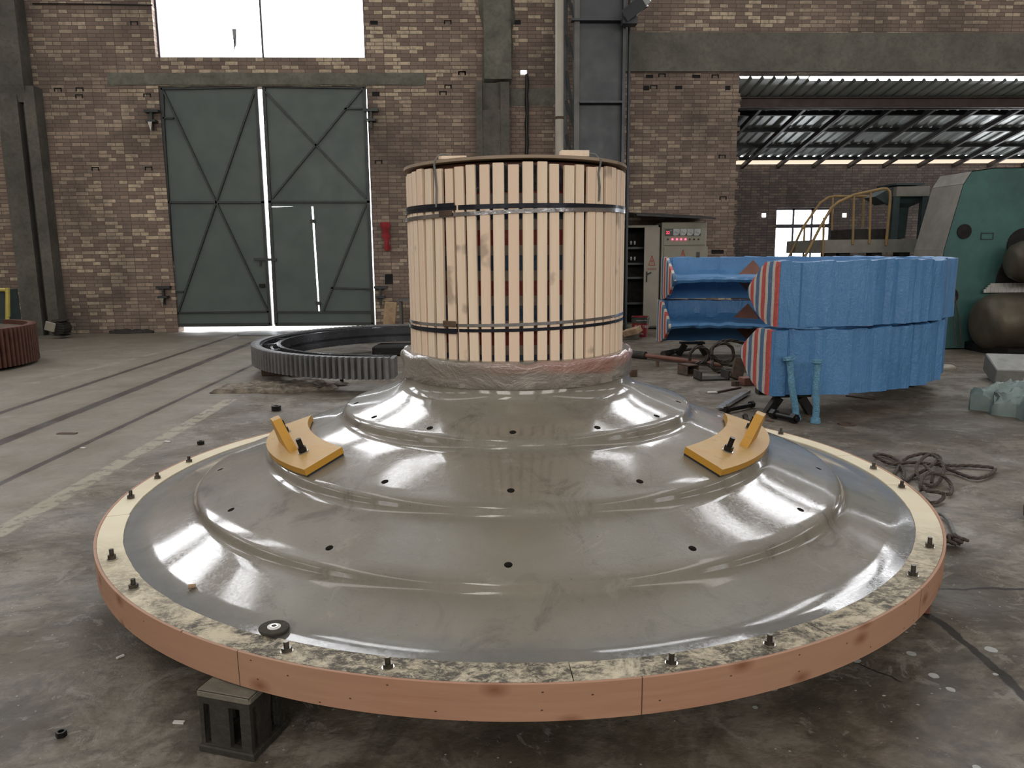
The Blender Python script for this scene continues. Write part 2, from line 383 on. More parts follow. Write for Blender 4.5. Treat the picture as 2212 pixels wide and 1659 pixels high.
def wrapmat():
    t = NT('clear_film_over_primer'); z = t.sep(t.pos)[2]
    k = t.mr(t.math('ADD', z, t.math('MULTIPLY', t.math('SUBTRACT', t.noise(3, 3), .5), .12)), .955, .985)
    rx = t.mr(t.sep(t.pos)[0], -.15, .45)
    col = t.mix(t.math('MULTIPLY', k, rx), (.215, .195, .17), (.30, .165, .14))
    col = t.mix(t.math('MULTIPLY', t.mr(t.noise(8, 4, dist=.4), .52, .7), .3), col, (.42, .37, .33))
    t.bump(t.noise(5, 5, .62, stretch=(1, 1, 1.6), dist=.5), .7, .05)
    return t.done(col, .30, spec=.5, coat=(.5, .12))
M['wrap'] = wrapmat()
M['strap'] = pmat('bright_steel_strap', (.62, .64, .67), .22, 1.0, (.5, .52, .55), 30, .15, 40)
M['strapdark'] = pmat('black_steel_strap', (.035, .04, .055), .25, .6, sc=20)
M['black'] = pmat('black_oxide_steel', (.022, .021, .021), .38, .6)
M['void'] = pmat('painted_inner_shade', (.012, .011, .01), .9)  # near-black colour standing in for shade inside holes and hollows
M['boltsteel'] = pmat('bolt_steel', (.12, .11, .095), .35, .8, (.06, .05, .04), 30)
M['zinc'] = pmat('zinc_washer', (.55, .52, .47), .3, .8, sc=30)
def lugmat():
    t = NT('yellow_paint'); nz = t.sep(t.n('ShaderNodeNewGeometry').outputs['Normal'])[2]
    dust = t.math('MULTIPLY', t.mr(nz, .55, .9), t.mr(t.noise(7, 5, .65, dist=1), .25, .6, .45, 1))
    col = t.mix(t.math('MULTIPLY', dust, .75), (.50, .26, .035), (.47, .33, .16))
    col = t.mix(t.math('MULTIPLY', t.mr(t.noise(24, 5, .7, stretch=(1, 2.5, 1)), .6, .7), .5), col, (.16, .10, .045))
    t.bump(t.noise(35, 4), .15, .005); return t.done(col, .5, spec=.4)
M['lug'] = lugmat()
M['rubber'] = pmat('black_rubber', (.02, .02, .02), .7)
M['cast'] = pmat('dark_cast_iron', (.045, .040, .034), .7, .2, (.022, .02, .018), 7, .5, 40)
M['casttop'] = pmat('dusty_cast_top', (.17, .155, .125), .8, 0, (.10, .09, .07), 7, .4, 40)
M['gear'] = pmat('machined_grey_steel', (.20, .20, .205), .45, .45, (.14, .14, .145), 6, .15, 80)
M['geartop'] = pmat('greased_steel', (.085, .09, .10), .25, .6, (.06, .063, .07), 5, .1, 60)
M['rustgear'] = pmat('rusty_red_gear', (.13, .055, .038), .6, .3, (.08, .035, .025), 8)
M['rust'] = pmat('rusty_iron', (.12, .075, .05), .85, .1, (.05, .035, .028), 9, .7, 30)
M['brownprimer'] = pmat('red_brown_primer', (.20, .085, .06), .6, 0, (.13, .055, .04), 4)
M['scab'] = pmat('crusted_slag', (.26, .22, .17), .9, 0, (.075, .06, .055), 9, 1.0, 26)
M['rope'] = pmat('greasy_wire_rope', (.065, .052, .042), .55, .4, (.035, .028, .024), 30, .3, 90)
M['hemp'] = pmat('dark_hemp_rope', (.07, .05, .04), .8, 0, (.04, .03, .025), 30, .4, 120)
M['ropegrey'] = pmat('grey_rope', (.17, .17, .16), .7, 0, sc=30)
M['doorgreen'] = pmat('grey_green_door_paint', (.098, .122, .116), .55, .1, (.080, .102, .098), 1.2, .1, 8)
M['doorframe'] = pmat('dark_door_steel', (.045, .052, .052), .5, .3, (.035, .04, .04), 3)
M['steelcol'] = pmat('dark_grey_steel_column', (.062, .068, .076), .45, .3, (.05, .055, .062), 2)
M['steellight'] = pmat('grey_steel_face', (.14, .142, .135), .5, .2, sc=2)
M['pipe'] = pmat('off_white_pipe', (.40, .37, .31), .45, 0, (.33, .30, .25), 3)
M['framedark'] = pmat('window_steel', (.07, .07, .09), .5, .3)
M['cabinet'] = pmat('grey_beige_cabinet', (.265, .255, .20), .5, 0, (.22, .21, .165), 3)
M['cabdoor'] = pmat('cream_cabinet_door', (.31, .285, .235), .55, 0, (.26, .24, .2), 3)
M['meter'] = pmat('meter_face', (.50, .52, .52), .3, 0, sc=3)
M['redpaint'] = pmat('red_print', (.42, .05, .03), .5)
M['redpail'] = pmat('red_pail', (.22, .02, .025), .35, 0, (.17, .015, .02), 5)
M['white'] = pmat('white_print', (.62, .60, .57), .5)
M['redled'] = emat('red_indicator', (1, .05, .12), 5)
M['redseg'] = emat('red_display', (1, .04, .08), 3)
M['darkpanel'] = pmat('dark_panel', (.05, .055, .05), .4)
M['green'] = pmat('turquoise_machine_paint', (.055, .145, .135), .55, .1, (.042, .10, .095), 2.2, .3, 25)
M['greendk'] = pmat('dark_green_machine', (.04, .062, .062), .55, .1)
M['dust'] = pmat('dusty_machine_edge', (.235, .225, .20), .8, 0, (.17, .155, .135), 3, .3, 20)
M['roller'] = pmat('bronze_brown_roller', (.10, .085, .062), .5, .5, (.07, .058, .042), 5)
M['yellowrail'] = pmat('worn_yellow_rail', (.30, .185, .05), .6, 0, (.20, .14, .08), 8)
M['yellow'] = pmat('bright_yellow', (.52, .44, .10), .5)
M['galv'] = pmat('corrugated_sheet', (.50, .54, .53), .42, .25, (.34, .38, .37), 1.6)
M['beambrown'] = pmat('brown_beam', (.085, .06, .055), .6, .1)
M['purlin'] = pmat('dark_purlin', (.035, .04, .045), .5, .3)
M['rafter'] = pmat('grey_brown_rafter', (.065, .06, .06), .6, .2)
M['poly'] = pmat('clear_plastic', (.38, .39, .40), .15, 0, sc=20)
M['paper'] = pmat('white_label', (.75, .74, .70), .6)
M['abrasive'] = pmat('abrasive_disc', (.055, .048, .035), .9, 0, sc=40, bump=.5, bsc=300)
M['offcut'] = pmat('raw_wood', (.42, .29, .18), .8, 0, sc=9)
M['redcloth'] = pmat('red_cloth', (.35, .03, .04), .8)
M['screed'] = pmat('grey_steel_plate', (.27, .27, .26), .6, .3, (.2, .2, .19), 6)
SKY = (1.0, .985, .97)
M['pane'] = emat('daylit_window_pane', (.97, .975, 1.0), 9.0)
M['pane_side'] = emat('daylit_side_pane', (.97, .98, 1.0), 3.0)
M['pane_front'] = emat('daylit_front_pane', (1.0, .95, .88), 7.0)
M['skylight'] = emat('daylit_roof_sheet', (1.0, .965, .92), 3.0)
M['skylight_clear'] = emat('clear_roof_sheet', (1.0, .95, .88), 8.0)
M['cream'] = emat('translucent_eaves_sheet', (1, .80, .60), .9)

# ------------------------------------------------------------------ the hall
YW = 15.45
def sx(u, v=400, Y=YW): return py(u, v, Y).x
def sz(v, u=600, Y=YW): return py(u, v, Y).z
mb = MB(); mb.add([(-20, -14, 0), (26, -14, 0), (26, 32, 0), (-20, 32, 0)], [(0, 1, 2, 3)]); struct(mb.build('floor', M['floor'], origin=(0, 0, 0)))
DX0, DX1, DZ1 = sx(341, 186), sx(800.3, 400), sz(186)
W0, W1 = sx(331, 60), sx(787, 60)
WZ0 = sz(124, 560)
AX0 = sx(1590, 350); AZ1 = sz(157, 1900)
holes = [(DX0, DX1, -1, DZ1), (AX0, 18.5, -1, AZ1)]
wins = [(W0, W1, WZ0, 7.3), (W0, W1, 7.9, 10.8), (W0, W1, 12.8, 15.0), (-16.0, -10.4, 5.6, 10.8), (-16, -10.4, 12.8, 15.0),
        (3.1, 6.9, 6.8, 10.6), (8.9, 13.2, 6.8, 10.6), (3.1, 6.9, 12.8, 14.6), (8.9, 13.2, 12.8, 14.6)]
holes += wins
def wall(name, x0, x1, z0, z1, holes, fn, m, th=.3):
    xs = sorted({x0, x1, *[min(max(h[i], x0), x1) for h in holes for i in (0, 1)]}); zs = sorted({z0, z1, *[min(max(h[i], z0), z1) for h in holes for i in (2, 3)]})
    mb = MB()
    def solid(i, j):
        if not (0 <= i < len(xs)-1 and 0 <= j < len(zs)-1): return False
        cx, cz = (xs[i]+xs[i+1])/2, (zs[j]+zs[j+1])/2
        return not any(h[0] < cx < h[1] and h[2] < cz < h[3] for h in holes)
    for i in range(len(xs)-1):
        for j in range(len(zs)-1):
            if not solid(i, j): continue
            a, b, c, d = xs[i], xs[i+1], zs[j], zs[j+1]
            for t in (0, th): mb.add([fn(a, c, t), fn(b, c, t), fn(b, d, t), fn(a, d, t)], [(0, 1, 2, 3)])
            for (di, dj, p, q) in ((-1, 0, (a, c), (a, d)), (1, 0, (b, c), (b, d)), (0, -1, (a, c), (b, c)), (0, 1, (a, d), (b, d))):
                if not solid(i+di, j+dj): mb.add([fn(*p, 0), fn(*q, 0), fn(*q, th), fn(*p, th)], [(0, 1, 2, 3)])
    return mb, m
mbw, _ = wall('wall_back', -18, 20, 0, 16, holes, lambda a, b, t: (a, YW+t, b), M['brick'])
# little scaffold holes in the brickwork, inner shade painted as thin near-black boxes
def socket(u, v, w=.12, h=.07, solidhole=False):
    p = py(u, v, YW)
    if solidhole: mbw.bb((p.x-w/2, YW-.004, p.z-h/2), (p.x+w/2, YW+.004, p.z+h/2), 1)
    else:
        mbw.bb((p.x-w/2, YW-.004, p.z+h/2-.02), (p.x+w/2, YW+.004, p.z+h/2), 1)
        for s_ in (-1, 1): mbw.bb((p.x+s_*w/2-.012, YW-.004, p.z-h/2), (p.x+s_*w/2+.012, YW+.004, p.z+h/2), 1)
for a in ((290, 50), (125, 194), (172, 193), (171, 208), (318, 206), (206, 365), (321, 364), (818, 350), (967, 48), (968, 187), (957, 201), (998, 158), (1412, 188), (1430, 163),
          (1560, 338), (1562, 428), (998, 158), (1545, 165)): socket(*a)
for a in ((808, 49, .14, .07), (812, 203, .14, .08), (1117, 48, .14, .08), (1396, 190, .12, .09), (1403, 165, .14, .06), (1466, 189, .14, .06), (1504, 165, .16, .06), (1572, 190, .10, .08), (1550, 544, .25, .08), (840, 603, .16, .2)): socket(*a, True)
for k in range(60):                                                        # broken edge bricks of the opening
    z = .3+k*.07*1.0
    if z < AZ1-.05 and random.random() < .35: mbw.bb((AX0-.001, YW, z), (AX0+random.uniform(.02, .07), YW+.29, z+.065), 0)
struct(mbw.build('wall_back', [M['brick'], M['void']], origin=(0, YW, 0)))
def frontfn(a, b, t): return (a, -12-t, b)
fh = [(-13+i*6.5, -9+i*6.5, 5.0, 9.5) for i in range(5)]
mb, m = wall('wall_front', -18, 20, 0, 16, fh, frontfn, M['brick']); struct(mb.build('wall_front', m, origin=(0, -12, 0)))
for nm, X, s_ in (('wall_left', -18, -1), ('wall_right', 20, 1)):
    hs = [(-9+i*6, -5+i*6, 9.0, 11.5) for i in range(4)]
    mb, m = wall(nm, -12, YW, 0, 16, hs, lambda a, b, t, X=X, s_=s_: (X+s_*t, a, b), M['brick']); struct(mb.build(nm, m, origin=(X, 0, 0)))
mb = MB(); mb.bb((-18, -12.3, 16), (20, YW+.3, 16.2)); struct(mb.build('ceiling', M['galv']))
# windows
wn = [0]
def window(x0, x1, z0, z1, y=YW, pane='pane', cols=2, rows=(.5,), fw=.035, yd=.16, fn=None, tz=0.0):
    wn[0] += 1; nm = 'window_%d' % wn[0]
    fn = fn or (lambda a, b, t: (a, y+t, b))
    p = MB(); p.add([fn(x0, z0, yd+.03), fn(x1, z0, yd+.03), fn(x1, z1, yd+.03), fn(x0, z1, yd+.03)], [(0, 1, 2, 3)])
    w = struct(p.build(nm, M[pane], origin=fn((x0+x1)/2, z0, yd)))
    fr = MB()
    def b(a0, b0, a1, b1):
        P = fn(a0, b0, yd-fw*.6); Q = fn(a1, b1, yd+fw*.6); fr.bb(P, Q)
    b(x0, z0, x1, z0+fw); b(x0, z1-fw, x1, z1); b(x0, z0, x0+fw, z1); b(x1-fw, z0, x1, z1)
    for i in range(1, cols): xx = x0+(x1-x0)*i/cols; b(xx-fw/2, z0, xx+fw/2, z1)
    for r in rows: zz = z0+(z1-z0)*r; b(x0, zz-fw*.35, x1, zz+fw*.35)
    fr.build('window_frame', M['framedark'], w)
    return w
w1 = window(W0, W1, WZ0, 7.3, rows=())
tf = MB(); a, b_ = py(501, 62, YW+.12), py(511, 108, YW+.12)
tf.add([(a.x, YW+.12, a.z), (b_.x+.02, YW+.12, a.z), (b_.x, YW+.12, b_.z+.08), (b_.x-.06, YW+.12, b_.z), (a.x+.02, YW+.12, b_.z+.01)], [(0, 1, 2, 3, 4)])
tf.build('torn_film', M['poly'], w1)
for w in wins[1:]: window(*w, rows=(.33, .66), cols=3)
for h in fh: window(*h, fn=frontfn, pane='pane_front', cols=3)
for X, s_ in ((-18, -1), (20, 1)):
    for i in range(4): window(-9+i*6, -5+i*6, 9.0, 11.5, fn=lambda a, b, t, X=X, s_=s_: (X+s_*t, a, b), pane='pane_side', cols=3)
for X, ya, yb_ in ((-9.5, -9, 11), (-3.2, -11, -3), (10.5, -9, 11)):                                                    # roof lights
    wn[0] += 1; mb = MB(); mb.add([(X-.9, ya, 15.97), (X+.9, ya, 15.97), (X+.9, yb_, 15.97), (X-.9, yb_, 15.97)], [(0, 1, 2, 3)])
    w = struct(mb.build('window_%d' % wn[0], M['skylight_clear' if X == -3.2 else 'skylight'])); fr = MB()
    for k in range(int(yb_-ya)//2+1): fr.bb((X-.95, ya+2*k-.03, 15.9), (X+.95, ya+2*k+.03, 15.96))
    for s_ in (-.95, .9): fr.bb((X+s_, ya, 15.9), (X+s_+.05, yb_, 15.96))
    fr.build('window_frame', M['framedark'], w)

# concrete members of the back wall
tn = [0]
def trim(mb, m, sm=None): tn[0] += 1; return struct(mb.build('trim_%d' % tn[0], m, smooth=sm))
def rough_box(x0, x1, z0, z1, d, seed=0, nx=10, nz=10, amp=.012, edge=.02):
    mb = MB(); vs = []
    for j in range(nz+1):
        for i in range(nx+1):
            x = x0+(x1-x0)*i/nx; z = z0+(z1-z0)*j/nz; e = mnoise.noise(Vector((x*3, z*3, seed)))
            yy = YW-d-amp*mnoise.noise(Vector((x*6, z*6, seed+3)))
            if i in (0, nx): x += e*edge*2; yy = YW+.01
            if j in (0, nz): z += e*edge*2; yy = YW+.01
            vs.append((x, yy, z))
    mb.add(vs, [(j*(nx+1)+i, j*(nx+1)+i+1, (j+1)*(nx+1)+i+1, (j+1)*(nx+1)+i) for j in range(nz) for i in range(nx)])
    return mb
trim(rough_box(sx(228, 175), sx(925, 175), sz(187, 300), sz(156, 300), .02, 1, 60, 8, edge=.02), M['rough_plaster'], 40)  # lintel over gate
x0, x1 = sx(1350, 110), 20
mb = MB(); mb.bb((x0, YW-.06, AZ1+.01), (x1, YW+.31, sz(72, 1600))); trim(mb, M['concrete'])
trim(rough_box(sx(1098, 215), sx(1200, 215), sz(232, 1140), sz(188, 1140), .015, 5, 16, 6), M['rough_plaster'], 40)
mb = MB(); mb.bb((-18, YW-.35, 7.3), (20, YW-.05, 7.9)); trim(mb, M['steelcol'])                 # runway beam crossing the windows
# middle concrete column
zc = sz(182, 1070)
trim(rough_box(sx(1040, 80), sx(1108, 80), zc, 7.3, .16, 9, 14, 40, .03, .04), M['rough_plaster'], 50)
mb = MB(); a, b_ = sx(1029, 300), sx(1100, 300); mb.bb((a, YW-.22, 0), (a+.12, YW, zc)); mb.bb((b_-.17, YW-.22, 0), (b_, YW, zc)); mb.bb((a, YW-.12, 0), (b_, YW, zc)); mb.bb((a+.12, YW-.20, 0), (b_-.17, YW-.12, zc-.5))
trim(mb, M['concrete_col'])
# left concrete column: wide head above, H-shaped shaft below
mb = MB(); zl = sz(190, 60); l0, l1 = sx(16, 300), sx(105, 300)
mb.bb((l0-.12, YW-.34, zl), (l1-.17, YW, 7.3)); mb.add([(l0-.12, YW-.34, zl), (l1-.17, YW-.34, zl), (l1-.17, YW, zl), (l0-.12, YW, zl), (l0+.05, YW-.26, zl-.3), (l1-.17, YW-.26, zl-.3), (l1-.17, YW, zl-.3), (l0+.05, YW, zl-.3)],
    [(0, 1, 5, 4), (1, 2, 6, 5), (3, 0, 4, 7), (4, 5, 6, 7), (0, 3, 2, 1)])
mb.bb((l0+.05, YW-.30, 0), (l0+.42, YW, zl-.02)); mb.bb((l1-.22, YW-.30, 0), (l1-.02, YW, zl-.02)); mb.bb((l0+.3, YW-.12, 0), (l1-.1, YW, zl-.02))
trim(mb, M['concrete_col'])

# ---- gate leaves
def pw(u, v, Y): return py(u, v, Y)
def leaf(name, c, YL, braces, extra, midv, pieces=None):
    """c: four pixel corners tl, tr, br, bl ; the skirt is below v=skirt"""
    tl, tr, br, bl = [pw(*q, YL) for q in c]
    sheet = MB()
    for pc in (pieces or [(tl, tr, br, bl)]): sheet.prism([(p.x, p.z) for p in pc], YL+.02, YL+.035, lambda a, b, t: Vector((a, t, b)))
    d = struct(sheet.build(name, M['doorgreen'], origin=(bl.x, YL, 0)))
    fr = MB(); iz = Vector((0, 0, .03)); ix = Vector((.03, 0, 0)); a_, b_, c_, d_ = tl+ix-iz, tr-ix-iz, br-ix+iz, bl+ix+iz
    for p, q in ((a_, b_), (b_, c_), (c_, d_), (d_, a_)): fr.bar(p, q, .06, .05)
    ml, mr_ = pw(c[0][0]+(c[3][0]-c[0][0])*(midv-c[0][1])/(c[3][1]-c[0][1]), midv, YL), pw(c[1][0]+(c[2][0]-c[1][0])*(midv-c[1][1])/(c[2][1]-c[1][1]), midv, YL)
    fr.bar(ml, mr_, .04, .05); fr.build('door_frame', M['doorframe'], d)
    for p, q in braces:
        b = MB(); b.bar(pw(*p, YL-.005), pw(*q, YL-.005), .035, .045); b.build('brace', M['doorframe'], d)
    for p, q in extra:
        b = MB(); b.bar(pw(*p, YL-.005), pw(*q, YL-.005), .03, .045); b.build('rail', M['doorframe'], d)
    return d
YL = YW+.05
d1 = leaf('door_1', [(344, 187), (556, 183), (588, 704), (377, 706)], YL, [((353, 196), (580, 675)), ((553, 188), (384, 678))], [((350, 255), (375, 255)), ((376, 630), (396, 630)), ((378, 676), (583, 673)), ((352, 200), (357, 337))], 437)
def xl(v): return 566+28*(v-182)/527
def xr(v): return 790+19.5*(v-185)/522
def xs_(v): return 673.5+15*(v-440)/230
def quads(qs): return [[pw(*a, YL) for a in q] for q in qs]
d2 = leaf('door_2', [(xl(182), 182), (xr(185), 185), (xr(703), 703), (xl(704), 704)], YL, [((570, 195), (791, 428)), ((784, 190), (588, 428)), ((791, 440), (698, 672))], [((744, 235), (782, 235)), ((714, 622), (804, 624)), ((598, 674), (806, 674))], 436,
    quads([[(xl(182), 182), (xr(185), 185), (xr(446), 446), (xl(446), 446)], [(xs_(446)+2.2, 446), (xr(446), 446), (xr(673), 673), (xs_(673)+2, 673)], [(xl(672), 672), (xr(672), 672), (xr(704), 703), (xl(704), 704)]]))
wk = MB(); q = [pw(*a, YL+.02) for a in ((xl(447.6), 447.6), (xs_(445)-.9, 445.5), (xs_(672)-.8, 672), (xl(672), 672))]
wk.prism([(p.x, p.z) for p in q], YL+.0, YL+.02, lambda a, b, t: Vector((a, t, b)))
wk = wk.build('wicket_door', M['doorgreen'], d2)
for v in (478, 655):
    b = MB(); p = pw(xs_(v), v, YL-.01); b.box(p, (.09, .04, .07)); b.build('wicket_hinge', M['doorframe'], wk)
for nm, a, b_, w in (('door_bolt', (548, 560), (597, 561), .05), ('handle', (562, 565), (562, 575), .03)):
    b = MB(); b.bar(pw(*a, YL-.03), pw(*b_, YL-.03), w, .03); b.build(nm, M['doorframe'], wk if nm == 'handle' else d1)
b = MB(); b.box(pw(566, 617, YL-.03), (.1, .05, .07)); b.build('padlock', M['black'], d1)
# hinge brackets
for i, (u, v, s_) in enumerate(((330, 242, -1), (355, 621, -1), (802, 240, 1), (822, 621, 1))):
    p = pw(u, v, YW); b = MB()
    b.bb((p.x-.12, YW-.12, p.z-.02), (p.x+.14, YW, p.z+.03)); b.bb((p.x-s_*.0-.02, YW-.10, p.z-.33), (p.x+.02, YW-.04, p.z+.0)); b.bb((p.x-.09, YW-.16, p.z-.2), (p.x+.09, YW, p.z-.16))
    if s_ < 0: b.add([(p.x-.05, YW-.16, p.z-.2), (p.x+.03, YW-.16, p.z-.2), (p.x, YW-.16, p.z-.38)], [(0, 1, 2)], 1)
    b.build('hinge_bracket', [M['doorframe'], M['zinc']], d1 if s_ < 0 else d2)
# outside: a pale wall top beyond is only sky; threshold plate
mb = MB(); a = gd(470, 724); b_ = gd(700, 724); mb.bb((gd(500, 730).x, YW-.9, 0), (gd(650, 730).x, YW-.25, .012)); struct(mb.build('trim_20', M['steellight']))

# ---- annex bay behind the opening
YA = 20.8; XA1 = 24
ew0, ew1 = py(1676, 500, YA).x, py(1798, 500, YA).x; ez0, ez1 = py(1730, 562, YA).z, py(1730, 449, YA).z
zA = py(1900, 352, YA).z
mb, m = wall('wall_annex', 1.5, XA1, 0, zA-.02, [(ew0, ew1, ez0-.25, ez1), (13.6, 16.2, 1.2, 2.9), (17.5, 20.1, 1.2, 2.9)], lambda a, b, t: (a, YA+t, b), M['brick_far'])
struct(mb.build('wall_annex', M['brick_far'], origin=(5, YA, 0)))
for a_ in (13.6, 17.5): window(a_, a_+2.6, 1.2, 2.9, y=YA, cols=3, rows=(.4,), fw=.05)  # hidden glowing windows, added to brighten the annex roof
wa = window(ew0, ew1, ez0-.25, ez1, y=YA, cols=3, rows=(), fw=.05)
fr = MB(); zz = py(1730, 488, YA).z; fr.bb((ew0, YA+.08, zz-.05), (ew1, YA+.18, zz+.05)); fr.build('window_frame', M['framedark'], wa)
mb = MB(); mb.bb((1.2, YW+.3, 0), (1.5, YA+.3, 5)); struct(mb.build('wall_annex_left', M['brick_far']))
for i, u in enumerate((1650, 1824)):                                       # holes through the far wall that glow with daylight
    p = py(u, 465, YA); b = MB(); b.bb((p.x-.05, YA-.01, p.z-.05), (p.x+.05, YA+.01, p.z+.05)); struct(b.build('window_%d' % (40+i), M['pane']))
def rz_(y): return 4.83-.2125*(y-15.95)
per = .24; mb = MB(); prof = []
x = AX0-3.2
while x < XA1: prof += [(x, 0), (x+.15, 0), (x+.175, .045), (x+.215, .045)]; x += per
for i in range(len(prof)-1):
    (xa, ha), (xb, hb) = prof[i], prof[i+1]
    y0 = 15.95 if xa > AX0+1.55 or xa < 0 else 15.85
    mb.add([(xa, y0, rz_(y0)+ha), (xb, y0, rz_(y0)+hb), (xb, 20.45, rz_(20.45)+hb), (xa, 20.45, rz_(20.45)+ha)], [(0, 1, 2, 3)])
struct(mb.build('ceiling_annex', M['galv'], origin=(8, 18, 4.5)))
mb = MB(); mb.add([(1.5, 20.45, rz_(20.45)+.01), (XA1, 20.45, rz_(20.45)+.01), (XA1, 21.1, rz_(21.1)+.01), (1.5, 21.1, rz_(21.1)+.01)], [(0, 1, 2, 3)])
struct(mb.build('window_50', M['cream']))
for y, w, h_, mm in ((16.75, .25, .22, 'beambrown'), (17.45, .10, .09, 'purlin'), (18.45, .10, .08, 'purlin'), (19.5, .1, .08, 'purlin'), (20.4, .1, .08, 'purlin')):
    mb = MB(); mb.bb((1.5, y-w*.2, rz_(y)-h_-.01), (XA1, y+w*.2, rz_(y)-.01)); mb.bb((1.5, y-w/2, rz_(y)-.03), (XA1, y+w/2, rz_(y)-.01)); mb.bb((1.5, y-w/2, rz_(y)-h_-.01), (XA1, y+w/2, rz_(y)-h_+.01))
    trim(mb, M[mm])
for k in range(-2, 14):
    X = py(1728, 229.6, 17.2).x+.96*k
    if X < 2 or X > 20: continue
    mb = MB(); mb.bar((X, 16.8, rz_(16.8)-.13), (X, YA, rz_(YA)-.13), .07, .10, up=(0, 0, 1)); trim(mb, M['rafter'])

# ------------------------------------------------------------------ steel crane column, pipe, lamp etc.
YC = 14.2
def X_(u, v=200, Y=YC): return py(u, v, Y).x
st = thing('steel_column', 'dark grey steel crane column with lattice side standing before the brick wall', 'column', (X_(1290), YC, 0))
m = MB(); m.bb((X_(1250), YC, 0), (X_(1342), YC+.02, 9)); m.build('web', M['steelcol'], st)
m = MB(); m.bb((X_(1341), YC-.14, 0), (X_(1347), YC+.16, 9)); m.bb((X_(1347), YC+.1, 0), (X_(1353), YC+.2, 9)); m.build('flange', M['steelcol'], st)
m = MB(); m.bb((X_(1239), YC-.10, 0), (X_(1250), YC+.14, 9)); m.build('flange', M['steellight'], st)
m = MB(); m.bb((X_(1222), YC+.3, 0), (X_(1230), YC+.45, 9)); m.build('rear_flange', M['steelcol'], st)
for v0, v1 in ((-40, 48), (60, 135), (135, 270), (205, 280), (280, 360)):
    z0, z1 = py(1236, v0, YC).z, py(1236, v1, YC).z; m = MB(); m.bar((X_(1226), YC+.35, z0), (X_(1243), YC+.0, z1), .05, .05); m.build('lacing_bar', M['steelcol'], st)
for v in (47, 223):
    z = py(1290, v, YC).z; m = MB(); m.bb((X_(1232 if v == 47 else 1250), YC-.16, z-.02), (X_(1370 if v == 47 else 1341), YC, z+.015)); m.build('stiffener', M['steelcol'], st)
m = MB(); m.bb((X_(1300)-.45, YC-.3, 0), (X_(1300)+.35, YC+.5, .04)); m.build('base_plate', M['steelcol'], st)
fl = thing('floodlight', 'grey floodlight bracket jutting from the steel crane column at the top edge', 'lamp', py(1372, 25, YC-.1))
m = MB(); m.bar(py(1352, 34, YC-.45), py(1392, 2, YC-.65), .2, .16); m.build('housing', M['steelcol'], fl)
m = MB(); m.bar(py(1368, 24, YC-.55), py(1398, -8, YC-.75), .2, .03); m.build('glass_face', M['galv'], fl)
m = MB(); m.bb(py(1346, 50, YC-.40), py(1372, 44, YC-.17)); m.build('bracket', M['steelcol'], fl)
YP = 13.9
pp = thing('downpipe', 'off-white vertical pipe left of the steel crane column', 'pipe', (py(1209, 300, YP).x, YP, 0))
m = MB(); X = py(1208.5, 200, YP).x; m.cyl((X, YP, .02), (X, YP, 9), .073, 20); m.build('tube', M['pipe'], pp, 60)
m = MB(); z = py(1208, 255, YP).z; m.cyl((X, YP, z-.02), (X, YP, z+.02), .082, 20); m.build('pipe_clamp', M['rust'], pp, 60)
ch = MB(); a = py(1138, 160, YW-.08); b_ = py(1135, 330, YW-.08); n = 26
ch.tube([(a.x+(b_.x-a.x)*k/n+.008*math.sin(k*2.1), YW-.08, a.z-(a.z)*k/n*.98) for k in range(n+1)], [.03+.008*(k % 2) for k in range(n+1)], 8)
tag(ch.build('hanging_chain', M['black'], smooth=60), 'thin dark chain hanging down the brick wall beside the white pipe', 'chain')
p = py(1131, 157, YW); b = MB(); b.bb((p.x-.055, YW-.006, p.z-.03), (p.x+.055, YW+.01, p.z+.04)); struct(b.build('window_42', M['pane']))
cd = MB(); cd.tube([py(u, v, YW-.05) for u, v in ((70, 8), (200, 9), (330, 11))], .012, 6); tag(cd.build('wall_cable', M['black'], smooth=60), 'thin dark cable running along the brick wall left of the bright window', 'cable')
ck = MB(); ck.tube([(X_(1352)+.07, YC+.1, 0), (X_(1352)+.07, YC+.1, 8)], .03, 10); tag(ck.build('conduit', M['steelcol'], smooth=60), 'thin grey conduit running up the right edge of the steel column', 'pipe')

# ------------------------------------------------------------------ the mill head
AXC = cf(.0257, 3.927)
head = thing('mill_head', 'huge stepped grey steel mill head with wooden rim and slatted trunnion crate', 'machine part', (AXC.x, AXC.y, 0), -YAW)
def ang(d): return math.radians(d-90)                       # 0 = towards the camera, + to the right
def pol(r, d, z): a = ang(d); return Vector((r*math.cos(a), r*math.sin(a), z))
SL = -.335
def cone(r, r0, z0): return z0+SL*(r-r0)
prof = [(.50, 1.02), (.572, 1.02), (.572, .965), (.572, .905), (.578, .875), (.592, .850), (.618, .835), (.66, cone(.66, .873, .746)), (.72, cone(.72, .873, .746))]
R1, R2, R3 = .821, 1.148, 1.486
prof += [(R1-.022, cone(R1-.022, .873, .746)), (R1+.022, cone(R1+.022, .873, .746)), (.862, cone(.862, .873, .746)), (.872, .744), (.878, .735), (.882, .719), (.890, .705), (.905, .696), (.925, cone(.925, 1.25, .582))]
prof += [(1.0, cone(1.0, 1.25, .582)), (1.06, cone(1.06, 1.25, .582)), (R2-.022, cone(R2-.022, 1.25, .582)), (R2+.022, cone(R2+.022, 1.25, .582)), (1.215, cone(1.215, 1.25, .582)), (1.236, .583), (1.243, .573), (1.247, .560), (1.256, .547), (1.272, .537), (1.295, cone(1.295, 1.57, .436))]
prof += [(1.38, cone(1.38, 1.57, .436)), (R3-.022, cone(R3-.022, 1.57, .436)), (R3+.022, cone(R3+.022, 1.57, .436)), (1.553, cone(1.553, 1.57, .436)), (1.566, .434), (1.573, .426), (1.578, .413), (1.588, .401), (1.605, .392), (1.63, .381)]
